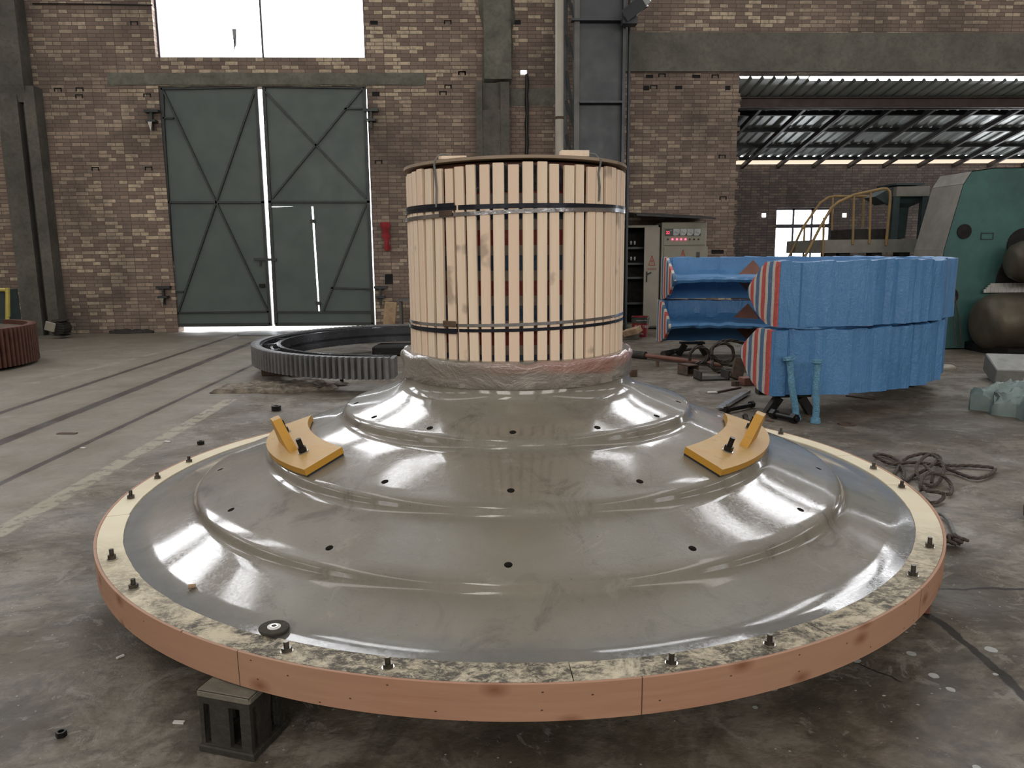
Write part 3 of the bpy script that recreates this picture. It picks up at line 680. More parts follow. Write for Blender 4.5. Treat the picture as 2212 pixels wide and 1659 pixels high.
prof += [(1.70, .357), (1.77, .333), (1.80, .325), (1.83, .3205), (1.874, .3185), (1.96, .31), (1.96, .215), (1.6, .215), (1.5, .30), (.6, .75), (.5, .9)]
NS = 168; PH = -1.7
mb = MB(); P = len(prof); vs = []
for k in range(NS):
    d = PH+(k-.5)*360/NS
    for r, z in prof: vs.append(pol(r, d, z))
fs = []; rows = [i for i, (r, z) in enumerate(prof) if any(abs(r-(RR-.022)) < 1e-6 for RR in (R1, R2, R3))]
holes_ = []
hv = []; hf = []
for k in range(NS):
    k2 = (k+1) % NS
    for i in range(P):
        i2 = (i+1) % P
        if i in rows and k % 12 == 0:
            c4 = [k*P+i, k2*P+i, k2*P+i2, k*P+i2]; p4 = [vs[j] for j in c4]; cen = sum(p4, Vector())/4
            e1 = (p4[1]-p4[0]).normalized(); nn = (p4[1]-p4[0]).cross(p4[3]-p4[0]).normalized(); nn = nn if nn.z > 0 else -nn
            e2 = nn.cross(e1).normalized(); n = 20; ring = []
            for j in range(n):
                a = 2*PI*j/n+PI/n; ring.append(cen+(e1*math.cos(a)+e2*math.sin(a))*.0145)
            holes_.append((c4, ring, nn))
        else: fs.append((k*P+i, k2*P+i, k2*P+i2, k*P+i2))
for c4, ring, nn in holes_:
    base = len(vs); vs += ring; n = len(ring)
    near = [min(range(4), key=lambda c: (vs[c4[c]]-q).length) for q in ring]
    for j in range(n):
        j2 = (j+1) % n
        if near[j] == near[j2]: fs.append((base+j, base+j2, c4[near[j]]))
        else: fs.append((base+j, base+j2, c4[near[j2]], c4[near[j]]))
    hv.append((ring, nn))
mb.add(vs, fs); plate = mb.build('head_plate', M['head'], head, 35, local=True)
for ring, nn in hv:
    hb = MB(); n = len(ring); hb.add([q for q in ring]+[q-nn*.05 for q in ring], [(j, (j+1) % n, n+(j+1) % n, n+j) for j in range(n)]+[tuple(n+j for j in range(n))]); hb.build('bolt_hole', M['cast'], plate, 30, local=True)
# wooden rim: top boards and bent plywood band
rt = MB(); nseg = 14; cuts = [-172, -146, -118, -96, -73.5, -49.5, -24, 4, 29, 52, 60.5, 84, 101, 127, 150]
for i in range(len(cuts)):
    a, b_ = cuts[i], cuts[(i+1) % len(cuts)]
    if b_ < a: b_ += 360
    n = max(6, int((b_-a)/1.6)); a += .05; b_ -= .05; dz = random.uniform(-.0015, .0015); dr = random.uniform(-.004, .004); secs = []
    for k in range(n+1):
        d = a+(b_-a)*k/n; wv = .003*mnoise.noise(Vector((d*.3, 0, 0)))
        secs.append([pol(1.872+dr+wv, d, .240), pol(1.872+dr+wv, d, .325+dz), pol(1.970, d, .324+dz), pol(1.970, d, .240)])
    rt.sweep(secs)
rim = rt.build('wooden_rim', M['rimtop'], head, 40, local=True)
bd = MB(); bd.lathe([(1.970, .212), (1.980, .212), (1.982, .325), (1.9765, .327), (1.9715, .325), (1.970, .322)], n=200, closed_prof=True)
bd.build('plywood_band', M['rimside'], head, 50, local=True)
# rim bolts
def make_bolt(name, h=.045, s=1.0):
    o = bpy.data.objects.new(name, None); return o
b = MB(); b.tube([(0, 0, 0), (0, 0, .042)], .0085, 12); 
bolt = b.build('bolt', M['boltsteel'], head, 40, local=True)
b = MB(); b.hexa((0, 0, .003), .0165, .015); nut = b.build('nut', M['boltsteel'], bolt, 20, local=True)
b = MB(); b.tube([(0, 0, 0), (0, 0, .003)], .019, 16); wsh = b.build('washer', M['zinc'], bolt, 30, local=True)
first = True
for d in (-100.9, -91.1, -81, -56.4, -46.2, -21.6, -11.7, 12.8, 22.7, 47.8, 57.8, 82.7, 92.6, 117.8, 127.5, 152.7, 162, -127, -136, -160, -170):
    o = bolt if first else dup(bolt, parent=head); first = False
    o.location = pol(1.925, d, .325); o.rotation_euler = (random.uniform(-.03, .03), random.uniform(-.03, .03), random.uniform(0, 3))
    o.scale = (1, 1, random.choice((1.0, 1.0, .85)) if abs(d) > 30 else .8)
# plastic wrap round the neck
wr = MB(); n = 180; ring = [(.574, .893), (.583, .900), (.580, .93), (.584, .965), (.590, .995), (.586, 1.012), (.572, 1.02), (.552, 1.012)]; vs = []; 
for k in range(n):
    a = 2*PI*k/n
    for i, (r, z) in enumerate(ring):
        e = mnoise.noise(Vector((math.cos(a)*7, math.sin(a)*7, z*14)))+.6*mnoise.noise(Vector((math.cos(a)*22, math.sin(a)*22, z*20+4)))
        vs.append(Vector(((r+.008*e*(i > 0))*math.cos(a), (r+.008*e*(i > 0))*math.sin(a), z+(.016*mnoise.noise(Vector((math.cos(a)*6, math.sin(a)*6, 9)))+.007*e if i > 3 else 0)+(.006*mnoise.noise(Vector((math.cos(a)*3, math.sin(a)*3, 2))) if i < 2 else 0))))
Pn = len(ring); wr.add(vs, [(k*Pn+i, ((k+1) % n)*Pn+i, ((k+1) % n)*Pn+i+1, k*Pn+i+1) for k in range(n) for i in range(Pn-1)])
wr.build('plastic_wrap', M['wrap'], head, 60, local=True)
# striped inner wrap, dark top part
ic = MB(); ic.lathe([(.490, .96), (.490, 1.80)], n=96); ic.build('striped_wrap', M['stripe_drum'], head, 60, local=True)
ic = MB(); ic.lathe([(.490, 1.80), (.488, 1.885), (.01, 1.885)], n=96); ic.build('trunnion_top', M['brownprimer'], head, 60, local=True)
pf = MB(); vs = []; n = 90
for k in range(n+1):
    d = -24+48*k/n
    for i, z in enumerate((1.76, 1.79, 1.82, 1.85, 1.875)):
        vs.append(pol(.496+.006*mnoise.noise(Vector((d*.5, z*30, 1))), d, z+.01*mnoise.noise(Vector((d*.3, z*5, 3)))))
pf.add(vs, [(k*5+i, k*5+5+i, k*5+6+i, k*5+1+i) for k in range(n) for i in range(4)]); pf.build('clear_wrap', M['darkfilm'], head, 60, local=True)
# slats
NSL = 54; slat0 = None
for k in range(NSL):
    d = -1.55+k*360/NSL+random.uniform(-.35, .35)
    w = random.choice((.044, .047, .049)); dz = random.uniform(-.006, .006)
    if k in (50, 49): d += 1.0 if k == 50 else 1.6
    b = MB(); b.box((0, 0, .43), (w, .018, .86), None, 0, .0025)
    o = b.build('slat', M['slat'], head, 30, local=True)
    o.location = pol(.5285, d, 1.012+dz); o.rotation_euler = (random.uniform(-.004, .004), random.uniform(-.006, .006), ang(d)+PI/2)
    if k > 40 or k < 14: o.location.z += .004*math.sin(k)
# straps
def strap(z0, z1, r, mm, name, a0=0, a1=360, tilt=0.0, wav=.0):
    s_ = MB(); vs = []; n = 160
    for k in range(n+1):
        d = a0+(a1-a0)*k/n; t = tilt*math.sin(math.radians(d)); rr = r+wav*mnoise.noise(Vector((d*.25, z0*9, 0)))
        vs += [pol(rr, d, z0+t), pol(rr, d, z1+t), pol(rr-.0015, d, z1+t), pol(rr-.0015, d, z0+t)]
    s_.sweep([vs[4*i:4*i+4] for i in range(n+1)]); return s_.build(name, mm, head, 60, local=True)
strap(1.686, 1.706, .5420, M['strapdark'], 'steel_strap', -28.0, 331, .004, .001)
strap(1.664, 1.681, .5432, M['strap'], 'steel_strap', 0, 360, .016, .001)
strap(1.177, 1.190, .5410, M['strap'], 'steel_strap', 0, 360, .014, .001)
strap(1.152, 1.166, .5402, M['strapdark'], 'steel_strap', -29, 330.5, .012, .001)
for z0, z1, nm, dz in ((1.703, 1.716, 'strapdark', -.004), (1.143, 1.155, 'strapdark', 0)):    # loose overlapping strap ends
    strap(z0-.006, z1-.001, .5440, M[nm], 'strap_tail', -86, -30, 0)
for z, d in ((1.667, -35), (1.178, -34)):
    b = MB(); R_ = Matrix.Rotation(ang(d)+PI/2, 3, 'Z'); b.box(pol(.5465, d, z+.004), (.075, .006, .026), R_, 0, .002); b.build('strap_clip', M['rust'], head, 30, local=True)
# lid disc
ld = MB(); n = 120; vs = []
for k in range(n):
    d = 360*k/n; zz = .003*math.sin(math.radians(d*2+40)); rr = .546+.003*mnoise.noise(Vector((d*.05, 0, 5)))
    vs += [pol(rr, d, 1.892+zz), pol(rr, d, 1.905+zz)]
vs += [Vector((0, 0, 1.892)), Vector((0, 0, 1.905))]
ld.add(vs, [(2*k, 2*((k+1) % n), 2*((k+1) % n)+1, 2*k+1) for k in range(n)]+[(2*k, 2*n, 2*((k+1) % n)) for k in range(n)]+[(2*k+1, 2*((k+1) % n)+1, 2*n+1) for k in range(n)])
ld.build('plywood_lid', M['lidwood'], head, 30, local=True)
for d, r, z0, nm in ((-42, .543, 1.70, 0), (42, .541, 1.72, 1)):
    b = MB(); pts = [pol(r-.11, d, 1.93), pol(r-.06, d, 1.935), pol(r-.02, d+1, 1.925), pol(r+.008, d+1.5, 1.90), pol(r+.008, d+1, 1.88), pol(r, d+.6, 1.84), pol(r+.002, d+1.4, 1.78), pol(r+.002, d+1, z0)]
    b.tube(pts, .0032, 6); b.tube([p+Vector((.004, 0, .002)) for p in pts[3:]], .0028, 6); b.build('tie_wire', M['ropegrey'], head, 60, local=True)
# lifting lugs
def zc2(r): return cone(r, 1.25, .582)
nrm2 = Vector((-SL, 0, 1)).normalized()
def lug(d0, d1, dm, bolts, nm):
    n = 16; th = .030; gap = .008
    def Pn(r, d, h):
        a = ang(d); return Vector(((r+nrm2.x*h)*math.cos(a), (r+nrm2.x*h)*math.sin(a), zc2(r)+nrm2.z*h))
    secs = []; r0, r1 = 1.045, 1.243
    mm = MB()
    for k in range(n+1):
        d = d0+(d1-d0)*k/n; e = 2*k/n-1; ro = r1-.015*e*e; secs.append([Pn(r0, d, gap), Pn(ro, d, gap), Pn(ro, d, gap+th), Pn(r0, d, gap+th)])
    mm.sweep(secs); L = mm.build('lifting_lug', M['lug'], head, 35, local=True)
    mm = MB(); mm.sweep([[Pn(r0+.004, d0+(d1-d0)*k/n, .0005), Pn(r1-.018, d0+(d1-d0)*k/n, .0005), Pn(r1-.018, d0+(d1-d0)*k/n, gap+.001), Pn(r0+.004, d0+(d1-d0)*k/n, gap+.001)] for k in range(n+1)])
    mm.build('rubber_pad', M['rubber'], L, 35, local=True)
    hh = gap+th; sg = 1 if dm > 0 else -1; mm = MB()
    prof_ = [(57.0, hh-.002), (57.2, hh+.012), (58.0, hh+.03), (61.2, hh+.138), (62.2, hh+.142), (64.2, hh+.138), (66.0, hh+.07), (68.2, hh+.012), (68.4, hh-.002)]
    m_ = len(prof_); vs = [Pn(1.150, sg*d, h) for d, h in prof_]+[Pn(1.186, sg*d, h) for d, h in prof_]
    mm.add(vs, [tuple(range(m_)), tuple(range(m_, 2*m_))[::-1]]+[(i, (i+1) % m_, m_+(i+1) % m_, m_+i) for i in range(m_)])
    mm.build('lug_fin', M['lug'], L, 30, local=True)
    for bd_ in bolts:
        c0 = Pn(1.148, bd_, hh); up = (Pn(1.148, bd_, hh+1)-c0).normalized(); mm = MB()
        mm.tube([c0, c0+up*.004], .024, 18, mi=1); mm.tube([c0+up*.004, c0+up*.026], .0195, 6); mm.tube([c0+up*.02, c0+up*.066], .0115, 14)
        mm.build('lug_bolt', [M['black'], M['zinc']], L, 30, local=True)
    return L
lug(-45.5, -86, -66, (-53.6, -74), 'l')
lug(41.5, 83.5, 62.5, (50.3, 73), 'r')

# blocks on the lid
for i, (u, d, label) in enumerate(((0, -38, 'thin pale wood offcut tied on the left side of the plywood lid'), (1, 31, 'pale wood block tied on the right side of the plywood lid'))):
    b = MB(); c = WM(head) @ pol(.455 if i == 0 else .50, d, 1.905+(.009 if i == 0 else .013)); b.box(c+Vector((0, 0, .0035)), (.125, .05, .014 if i == 0 else .026), Matrix.Rotation(math.radians(4 if i else -6), 3, 'Z'), 0, .002)
    o = b.build('wood_block', M['slat'], smooth=30); tag(o, label, 'wood block')
# grinding disc
c = WM(head) @ pol(1.835, -25.4, .329); g = thing('grinding_disc', 'worn black grinding disc with white centre lying at the front left rim', 'disc', c); g.rotation_euler = (.0, .04, 0)
b = MB(); b.lathe([(.011, 0), (.046, 0), (.0475, .003), (.0475, .007), (.046, .009), (.022, .009), (.020, .006), (.011, .006)], n=40, closed_prof=True); b.build('abrasive', M['abrasive'], g, 35, local=True)
b = MB(); b.lathe([(.0095, .0065), (.021, .0065), (.021, .0105), (.0095, .0105)], n=32, closed_prof=True); b.build('paper_label', M['paper'], g, 35, local=True)
b = MB(); b.lathe([(.0085, .004), (.0125, .004), (.0125, .0125), (.0085, .0125)], n=24, closed_prof=True); b.build('centre_ring', M['zinc'], g, 35, local=True)
c = WM(head) @ pol(1.79, -40.9, .327); b = MB(); b.tube([c+Vector((-.012, 0, .0105)), c+Vector((.012, .008, .0105))], [.009, .0075], 12); tag(b.build('cork', M['offcut'], smooth=40), 'small light brown cork lying on the front left of the steel head', 'cork')

# ------------------------------------------------------------------ supports under the rim
def stand(p, rz, label):
    t = thing('support_stand', label, 'stand', p, rz)
    w, d, h, n = .185, .18, .205, 1
    m = MB(); T = .012
    # tapered cast box: front & side walls with slots
    def wallf(fn):
        s0 = [(-.5, -.5, 0), (.5, .5, 0)]
        xs = [-.5, -.42, -.30, .08, .30, .5]; zs = [0, .14, .78, 1]
        for i in range(5):
            for j in range(3):
                if j == 1 and i in (1, 3): continue
                for tt in (0, 1):
                    m.add([fn(xs[i], zs[j], tt), fn(xs[i+1], zs[j], tt), fn(xs[i+1], zs[j+1], tt), fn(xs[i], zs[j+1], tt)], [(0, 1, 2, 3)])
        for i in (1, 3):
            q = [(xs[i], zs[1]), (xs[i+1], zs[1]), (xs[i+1], zs[2]), (xs[i], zs[2])]
            for k in range(4): a, b = q[k], q[(k+1) % 4]; m.add([fn(*a, 0), fn(*b, 0), fn(*b, 1), fn(*a, 1)], [(0, 1, 2, 3)])
    def waist(z): return 1-.06*math.sin(PI*min(1, z*1.0))
    wallf(lambda a, z, t: (a*w*waist(z), -d/2*waist(z)+t*T*1.6, z*h)); wallf(lambda a, z, t: (a*w*waist(z), d/2*waist(z)-t*T*1.6, z*h))
    wallf(lambda a, z, t: (-w/2*waist(z)+t*T*1.6, a*d*waist(z), z*h)); wallf(lambda a, z, t: (w/2*waist(z)-t*T*1.6, a*d*waist(z), z*h))
    m.build('stand_body', M['cast'], t, 20, local=True)
    b = MB(); b.box((0, 0, h-.012), (w+.004, d+.004, .026), None, 0, .006); b.build('top_plate', M['casttop'], t, 30, local=True)
    b = MB(); b.box((0, 0, .012), (w+.012, d+.012, .024), None, 0, .004); b.build('foot', M['cast'], t, 30, local=True)
    return t
c = gd(440, 1622); c2 = gd(566, 1648); mid = (c+c2)/2; dx = (c2-c); rz = math.atan2(dx.y, dx.x)
stand(mid+Vector((.012, .09, 0))+Vector((.0, 0, 0)), rz*1.0, 'dark cast iron support stand with slots under the front left of the rim')
for i, (d, label) in enumerate(((-67.5, 'pale wooden support block under the left rim behind the iron stand'), (62, 'brown wooden support block under the right rim'))):
    c = WM(head) @ pol(1.90, d, 0); b = MB(); b.box(c+Vector((0, 0, .105)), (.09, .09, .21), Matrix.Rotation(ang(d), 3, 'Z'), 0, .004); tag(b.build('support_block', M['offcut'] if i == 0 else M['brownprimer'], smooth=30), label, 'block')

# ------------------------------------------------------------------ half gear ring on the left
def gear_arc(c, Ro, Ri, zb, zt, a0, a1, nt, name, mt, mi_, label, cat, rings=True):
    t = thing(name, label, cat, (c[0], c[1], 0))
    m = MB(); secs = []; N = nt*4; dep = .052
    tp = [0, 0, 1, 1]
    outer = []
    for k in range(nt):
        for f_, hi in ((.0, 0), (.28, 0), (.40, 1), (.82, 1), (.96, 0)): outer.append((a0+(a1-a0)*(k+f_)/nt, Ro if hi else Ro-dep))
    Rt = Ro-dep-.055
    vs = []; n = len(outer)
    for a, r in outer:
        for rr, z in ((r, zb), (r, zt), (Rt, zt), (Rt, zb)): vs.append(Vector((c[0]+rr*math.cos(a), c[1]+rr*math.sin(a), z)))
    m.sweep([vs[4*i:4*i+4] for i in range(n)]); m.build('tooth_ring', M[mt], t, 25)
    if rings:
        hh = zt-zb; w = Rt-Ri
        m = MB(); n = 70
        def arc(sec): m.sweep([[Vector((c[0]+r*math.cos(a0+(a1-a0)*k/n), c[1]+r*math.sin(a0+(a1-a0)*k/n), z)) for r, z in sec] for k in range(n+1)])
        arc([(Rt+.01, zb), (Rt+.01, zt-.02), (Rt-.03, zt-.02), (Rt-.03, zb)]); arc([(Ri+.05, zb), (Ri+.05, zt-.015), (Ri, zt-.015), (Ri, zb)]); arc([(Rt, zb+hh*.35), (Rt, zb+hh*.5), (Ri, zb+hh*.5), (Ri, zb+hh*.35)])
        arc([(Ri+w*.5, zb+hh*.3), (Ri+w*.5, zt-.05), (Ri+w*.5-.03, zt-.05), (Ri+w*.5-.03, zb+hh*.3)])
        m.build('gear_body', M['geartop'], t, 30)
        for k in range(1, 9):
            a = a0+(a1-a0)*k/9; m = MB(); q = Vector((math.cos(a), math.sin(a), 0)); cc = Vector((c[0], c[1], 0))
            m.bar(cc+q*(Ri+.02)+Vector((0, 0, zt-.09)), cc+q*(Rt-.01)+Vector((0, 0, zt-.09)), .03, .12, up=(0, 0, 1)); m.build('rib', M['geartop'], t)
        for a in (a0, a1):
            m = MB(); q = Vector((math.cos(a), math.sin(a), 0)); tq = Vector((-math.sin(a), math.cos(a), 0))*(1 if a == a1 else -1)*1; cc = Vector((c[0], c[1], 0))
            m.bar(cc+q*(Ri-.0)+tq*.012+Vector((0, 0, (zb+zt)/2-.01)), cc+q*(Rt+.03)+tq*.012+Vector((0, 0, (zb+zt)/2-.01)), .05, hh-.02, up=(0, 0, 1)); m.build('joint_flange', M['gear'], t)
    return t
# near end at pixel ~ (852,790); leftmost at x 540
ge = gd(840, 830)            # ground under near end (legs)
ZB, ZT = .16, .40
pe = gd(843, 820, ZB); pl_ = gd(541, 790, ZB)
Rg = (py(600, 760, 1).x)*0+2.02
cxg = gd(541, 790, ZB).x+Rg-.12; cyg = pe.y+Rg*.985
gear_arc((cxg, cyg), Rg, Rg-.36, ZB, ZT, PI/2, PI*1.5+math.asin(min(.99, max(-.99, (pe.x-cxg)/Rg))), 84, 'gear_segment', 'gear', None, 'grey steel half ring gear with coarse teeth resting left of the crate', 'gear')
for u, v, h, label in ((737, 830, ZB, 'black round prop under the near end of the grey half gear'), (640, 775, ZB, 'dark prop under the far inner side of the grey half gear')):
    p = gd(u, v); b = MB(); b.cyl((p.x, p.y+.05, 0), (p.x, p.y+.05, h), .022, 14); tag(b.build('prop', M['black'], smooth=40), label, 'prop')
# rusty slab heap
def blob(name, c, rx, ry, h, mm, label, cat, seed=0, n=40, m_=8, rot=0, rag=.12, parent=None, cr_=0.0, fl=50):
    b = MB(); vs = []; cr, sr = math.cos(rot), math.sin(rot)
    for j in range(m_+1):
        t = j/m_
        for k in range(n):
            a = 2*PI*k/n; e = 1+rag*mnoise.noise(Vector((math.cos(a)*2.5, math.sin(a)*2.5, seed)))
            r = (1-.0*t) if j < 2 else math.cos((j-1)/(m_-1)*PI/2)**.6
            z = 0 if j == 0 else h*(.45+.55*math.sin((j-1)/(m_-1)*PI/2))
            x, y = rx*r*e*math.cos(a), ry*r*e*math.sin(a); z *= 1+(.5*mnoise.noise(Vector((x*7, y*7, seed+5))) if j else 0)
            if cr_ and j: q = abs(mnoise.noise(Vector((x*5, y*5+z*4, seed))))+.5*abs(mnoise.noise(Vector((x*13, y*13, seed+2)))); z = z*(1-.2)+cr_*(.35-q); x *= 1+.12*mnoise.noise(Vector((x*8, y*8, z*9)))
            vs.append(Vector((c[0]+x*cr-y*sr, c[1]+x*sr+y*cr, c[2]+max(0, z))))
    b.add(vs, [(j*n+k, j*n+(k+1) % n, (j+1)*n+(k+1) % n, (j+1)*n+k) for j in range(m_) for k in range(n)]+[tuple(range(n))[::-1], tuple(m_*n+k for k in range(n))])
    o = b.build(name, mm, parent, fl)
    if label: tag(o, label, cat)
    return o
p = gd(597, 842); blob('slag_slab', (p.x, p.y+.1, 0), .68, .34, .045, M['scab'], 'crusted rusty slab of scrap on the floor under the grey half gear', 'scrap', 2, 90, 16, .05, .35, cr_=.09, fl=28)
p = gd(590, 812); b = MB(); b.box((p.x, p.y+.15, .075), (.34, .26, .15), Matrix.Rotation(.2, 3, 'Z'), 0, .01); b.box((p.x+.3, p.y+.1, .07), (.3, .25, .14), Matrix.Rotation(.5, 3, 'Z'), 0, .01)
tag(b.build('packing_scrap', M['rust'], smooth=30), 'rusty packing pieces between the grey half gear and the crusted slab', 'scrap')
p = gd(840, 765); b = MB(); b.box((p.x+.25, p.y, .07), (.9, .5, .14), Matrix.Rotation(-.1, 3, 'Z'), 0, .02); tag(b.build('black_beam', M['black'], smooth=30), 'black low beam on the floor behind the left side of the crate', 'beam')
# brown red gear at the left edge
p = gd(30, 812); rr = 1.35
pr = gd(22, 800); gear_arc((pr.x-rr+.02, pr.y+.35), rr, rr-.3, .04, .56, -PI*.75, PI*.4, 62, 'brown_gear', 'rustgear', None, 'red-brown gear wheel with tall teeth cut off by the left edge', 'gear', rings=False)
g0 = bpy.data.objects['brown_gear']; b = MB(); b.lathe([(0.02, .50), (rr-.1, .50), (rr-.1, .1), (.02, .1)], (pr.x-rr+.02, pr.y+.35, 0), 64); b.build('gear_disc', M['rust'], g0, 30)
# yellow machine edge at left
t = thing('green_cabinet', 'dark green cabinet edged in yellow at the far left edge', 'cabinet', (py(5, 690, 13).x-.3, 13, 0))
a = py(15, 690, 13); b = MB(); b.bb((a.x-.7, 13, .0), (a.x+.0, 13.4, py(10, 626, 13).z)); b.build('cabinet_body', M['greendk'], t)
b = MB(); b.tube([py(-30, 626, 12.97), py(12, 626, 12.97), py(16, 632, 12.97), py(16, 690, 12.97)], .03, 8); b.bar(py(17, 622, 12.96), py(18, 684, 12.96), .035, .05); b.build('yellow_edge', M['yellow'], t, 40)
p = gd(25, 725); blob('black_sack', (p.x, p.y-.35, 0), .32, .25, .45, M['black'], 'black sack slumped behind the red-brown gear', 'sack', 4)
# finned motor by the column
p = gd(134, 729); t = thing('finned_motor', 'small dark finned motor with pale end lying at the foot of the left column', 'motor', (p.x, p.y, 0))
b = MB()
for k in range(7): b.box((p.x+.06, p.y-.1, .06+k*.045), (.26-.03*abs(k-3), .3, .02), Matrix.Rotation(.12, 3, 'Y'), 0, .004)
b.cyl((p.x+.06, p.y-.24, .19), (p.x+.06, p.y+.04, .19), .12, 20); b.build('motor_body', M['cast'], t, 30)
b = MB(); b.box((p.x-.05, p.y-.27, .23), (.18, .04, .17), Matrix.Rotation(.3, 3, 'Y'), 0, .01); b.build('pale_cover', M['pipe'], t, 30)
p = gd(285, 719); blob('debris_pile', (p.x, p.y-.05, 0), .42, .12, .08, M['cast'], 'low dark heap of debris at the wall foot left of the gate', 'debris', 3, 60, 8, 0, .3, cr_=.06, fl=28)
p = gd(60, 716); blob('rag', (p.x, p.y-.15, 0), .09, .06, .12, M['paper'], 'small white rag on the floor at the foot of the left column', 'rag', 6)
# hex nuts and little scraps on the left floor
def nutobj(u, v, s, label, mm='black'):
    p = gd(u, v); b = MB(); n = 6; Ro, Rin = .03*s, .017*s; h = .032*s; vs = []
    for k in range(12):
        a = 2*PI*k/12+.3; ro = Ro*(1 if k % 2 == 0 else .87); 
        for r, z in ((ro, 0), (ro, h), (Rin, h), (Rin, 0)): vs.append(Vector((p.x+r*math.cos(a), p.y+r*math.sin(a), z)))
    b.add(vs, [(k*4+i, ((k+1) % 12)*4+i, ((k+1) % 12)*4+(i+1) % 4, k*4+(i+1) % 4) for k in range(12) for i in range(4)])
    return tag(b.build('hex_nut', M[mm]), label, 'nut')
nutobj(597, 887, 1.5, 'big black hex nut on the floor behind the left yellow lug')
nutobj(434, 960, .9, 'small black nut on the floor outside the left wooden rim')
nutobj(133, 1590, .55, 'tiny black nut on the dark floor at the bottom left corner')
nutobj(1588, 833, 1.6, 'large rusty hex nut on the floor in front of the rusty leaning plate', 'rust')
def stick(u0, v0, u1, v1, w, mm, label, cat='scrap', h=.006):
    a, b_ = gd(u0, v0), gd(u1, v1); b = MB(); b.bar(a+Vector((0, 0, h/2+.001)), b_+Vector((0, 0, h/2+.001)), w, h, up=(0, 0, 1)); return tag(b.build('scrap_strip', mm), label, cat)
stick(125, 937, 165, 937, .05, M['rust'], 'dark flat strip lying between the floor tracks on the left')
stick(375, 1562, 398, 1563, .012, M['paper'], 'small white stick on the dark floor left of the iron stand')
stick(252, 1424, 268, 1417, .008, M['paper'], 'thin white sliver on the floor left of the rim')
stick(175, 968, 184, 969, .02, M['paper'], 'short white scrap beside the third floor track')
stick(356, 954, 368, 955, .02, M['paper'], 'short white scrap beyond the faded yellow line')

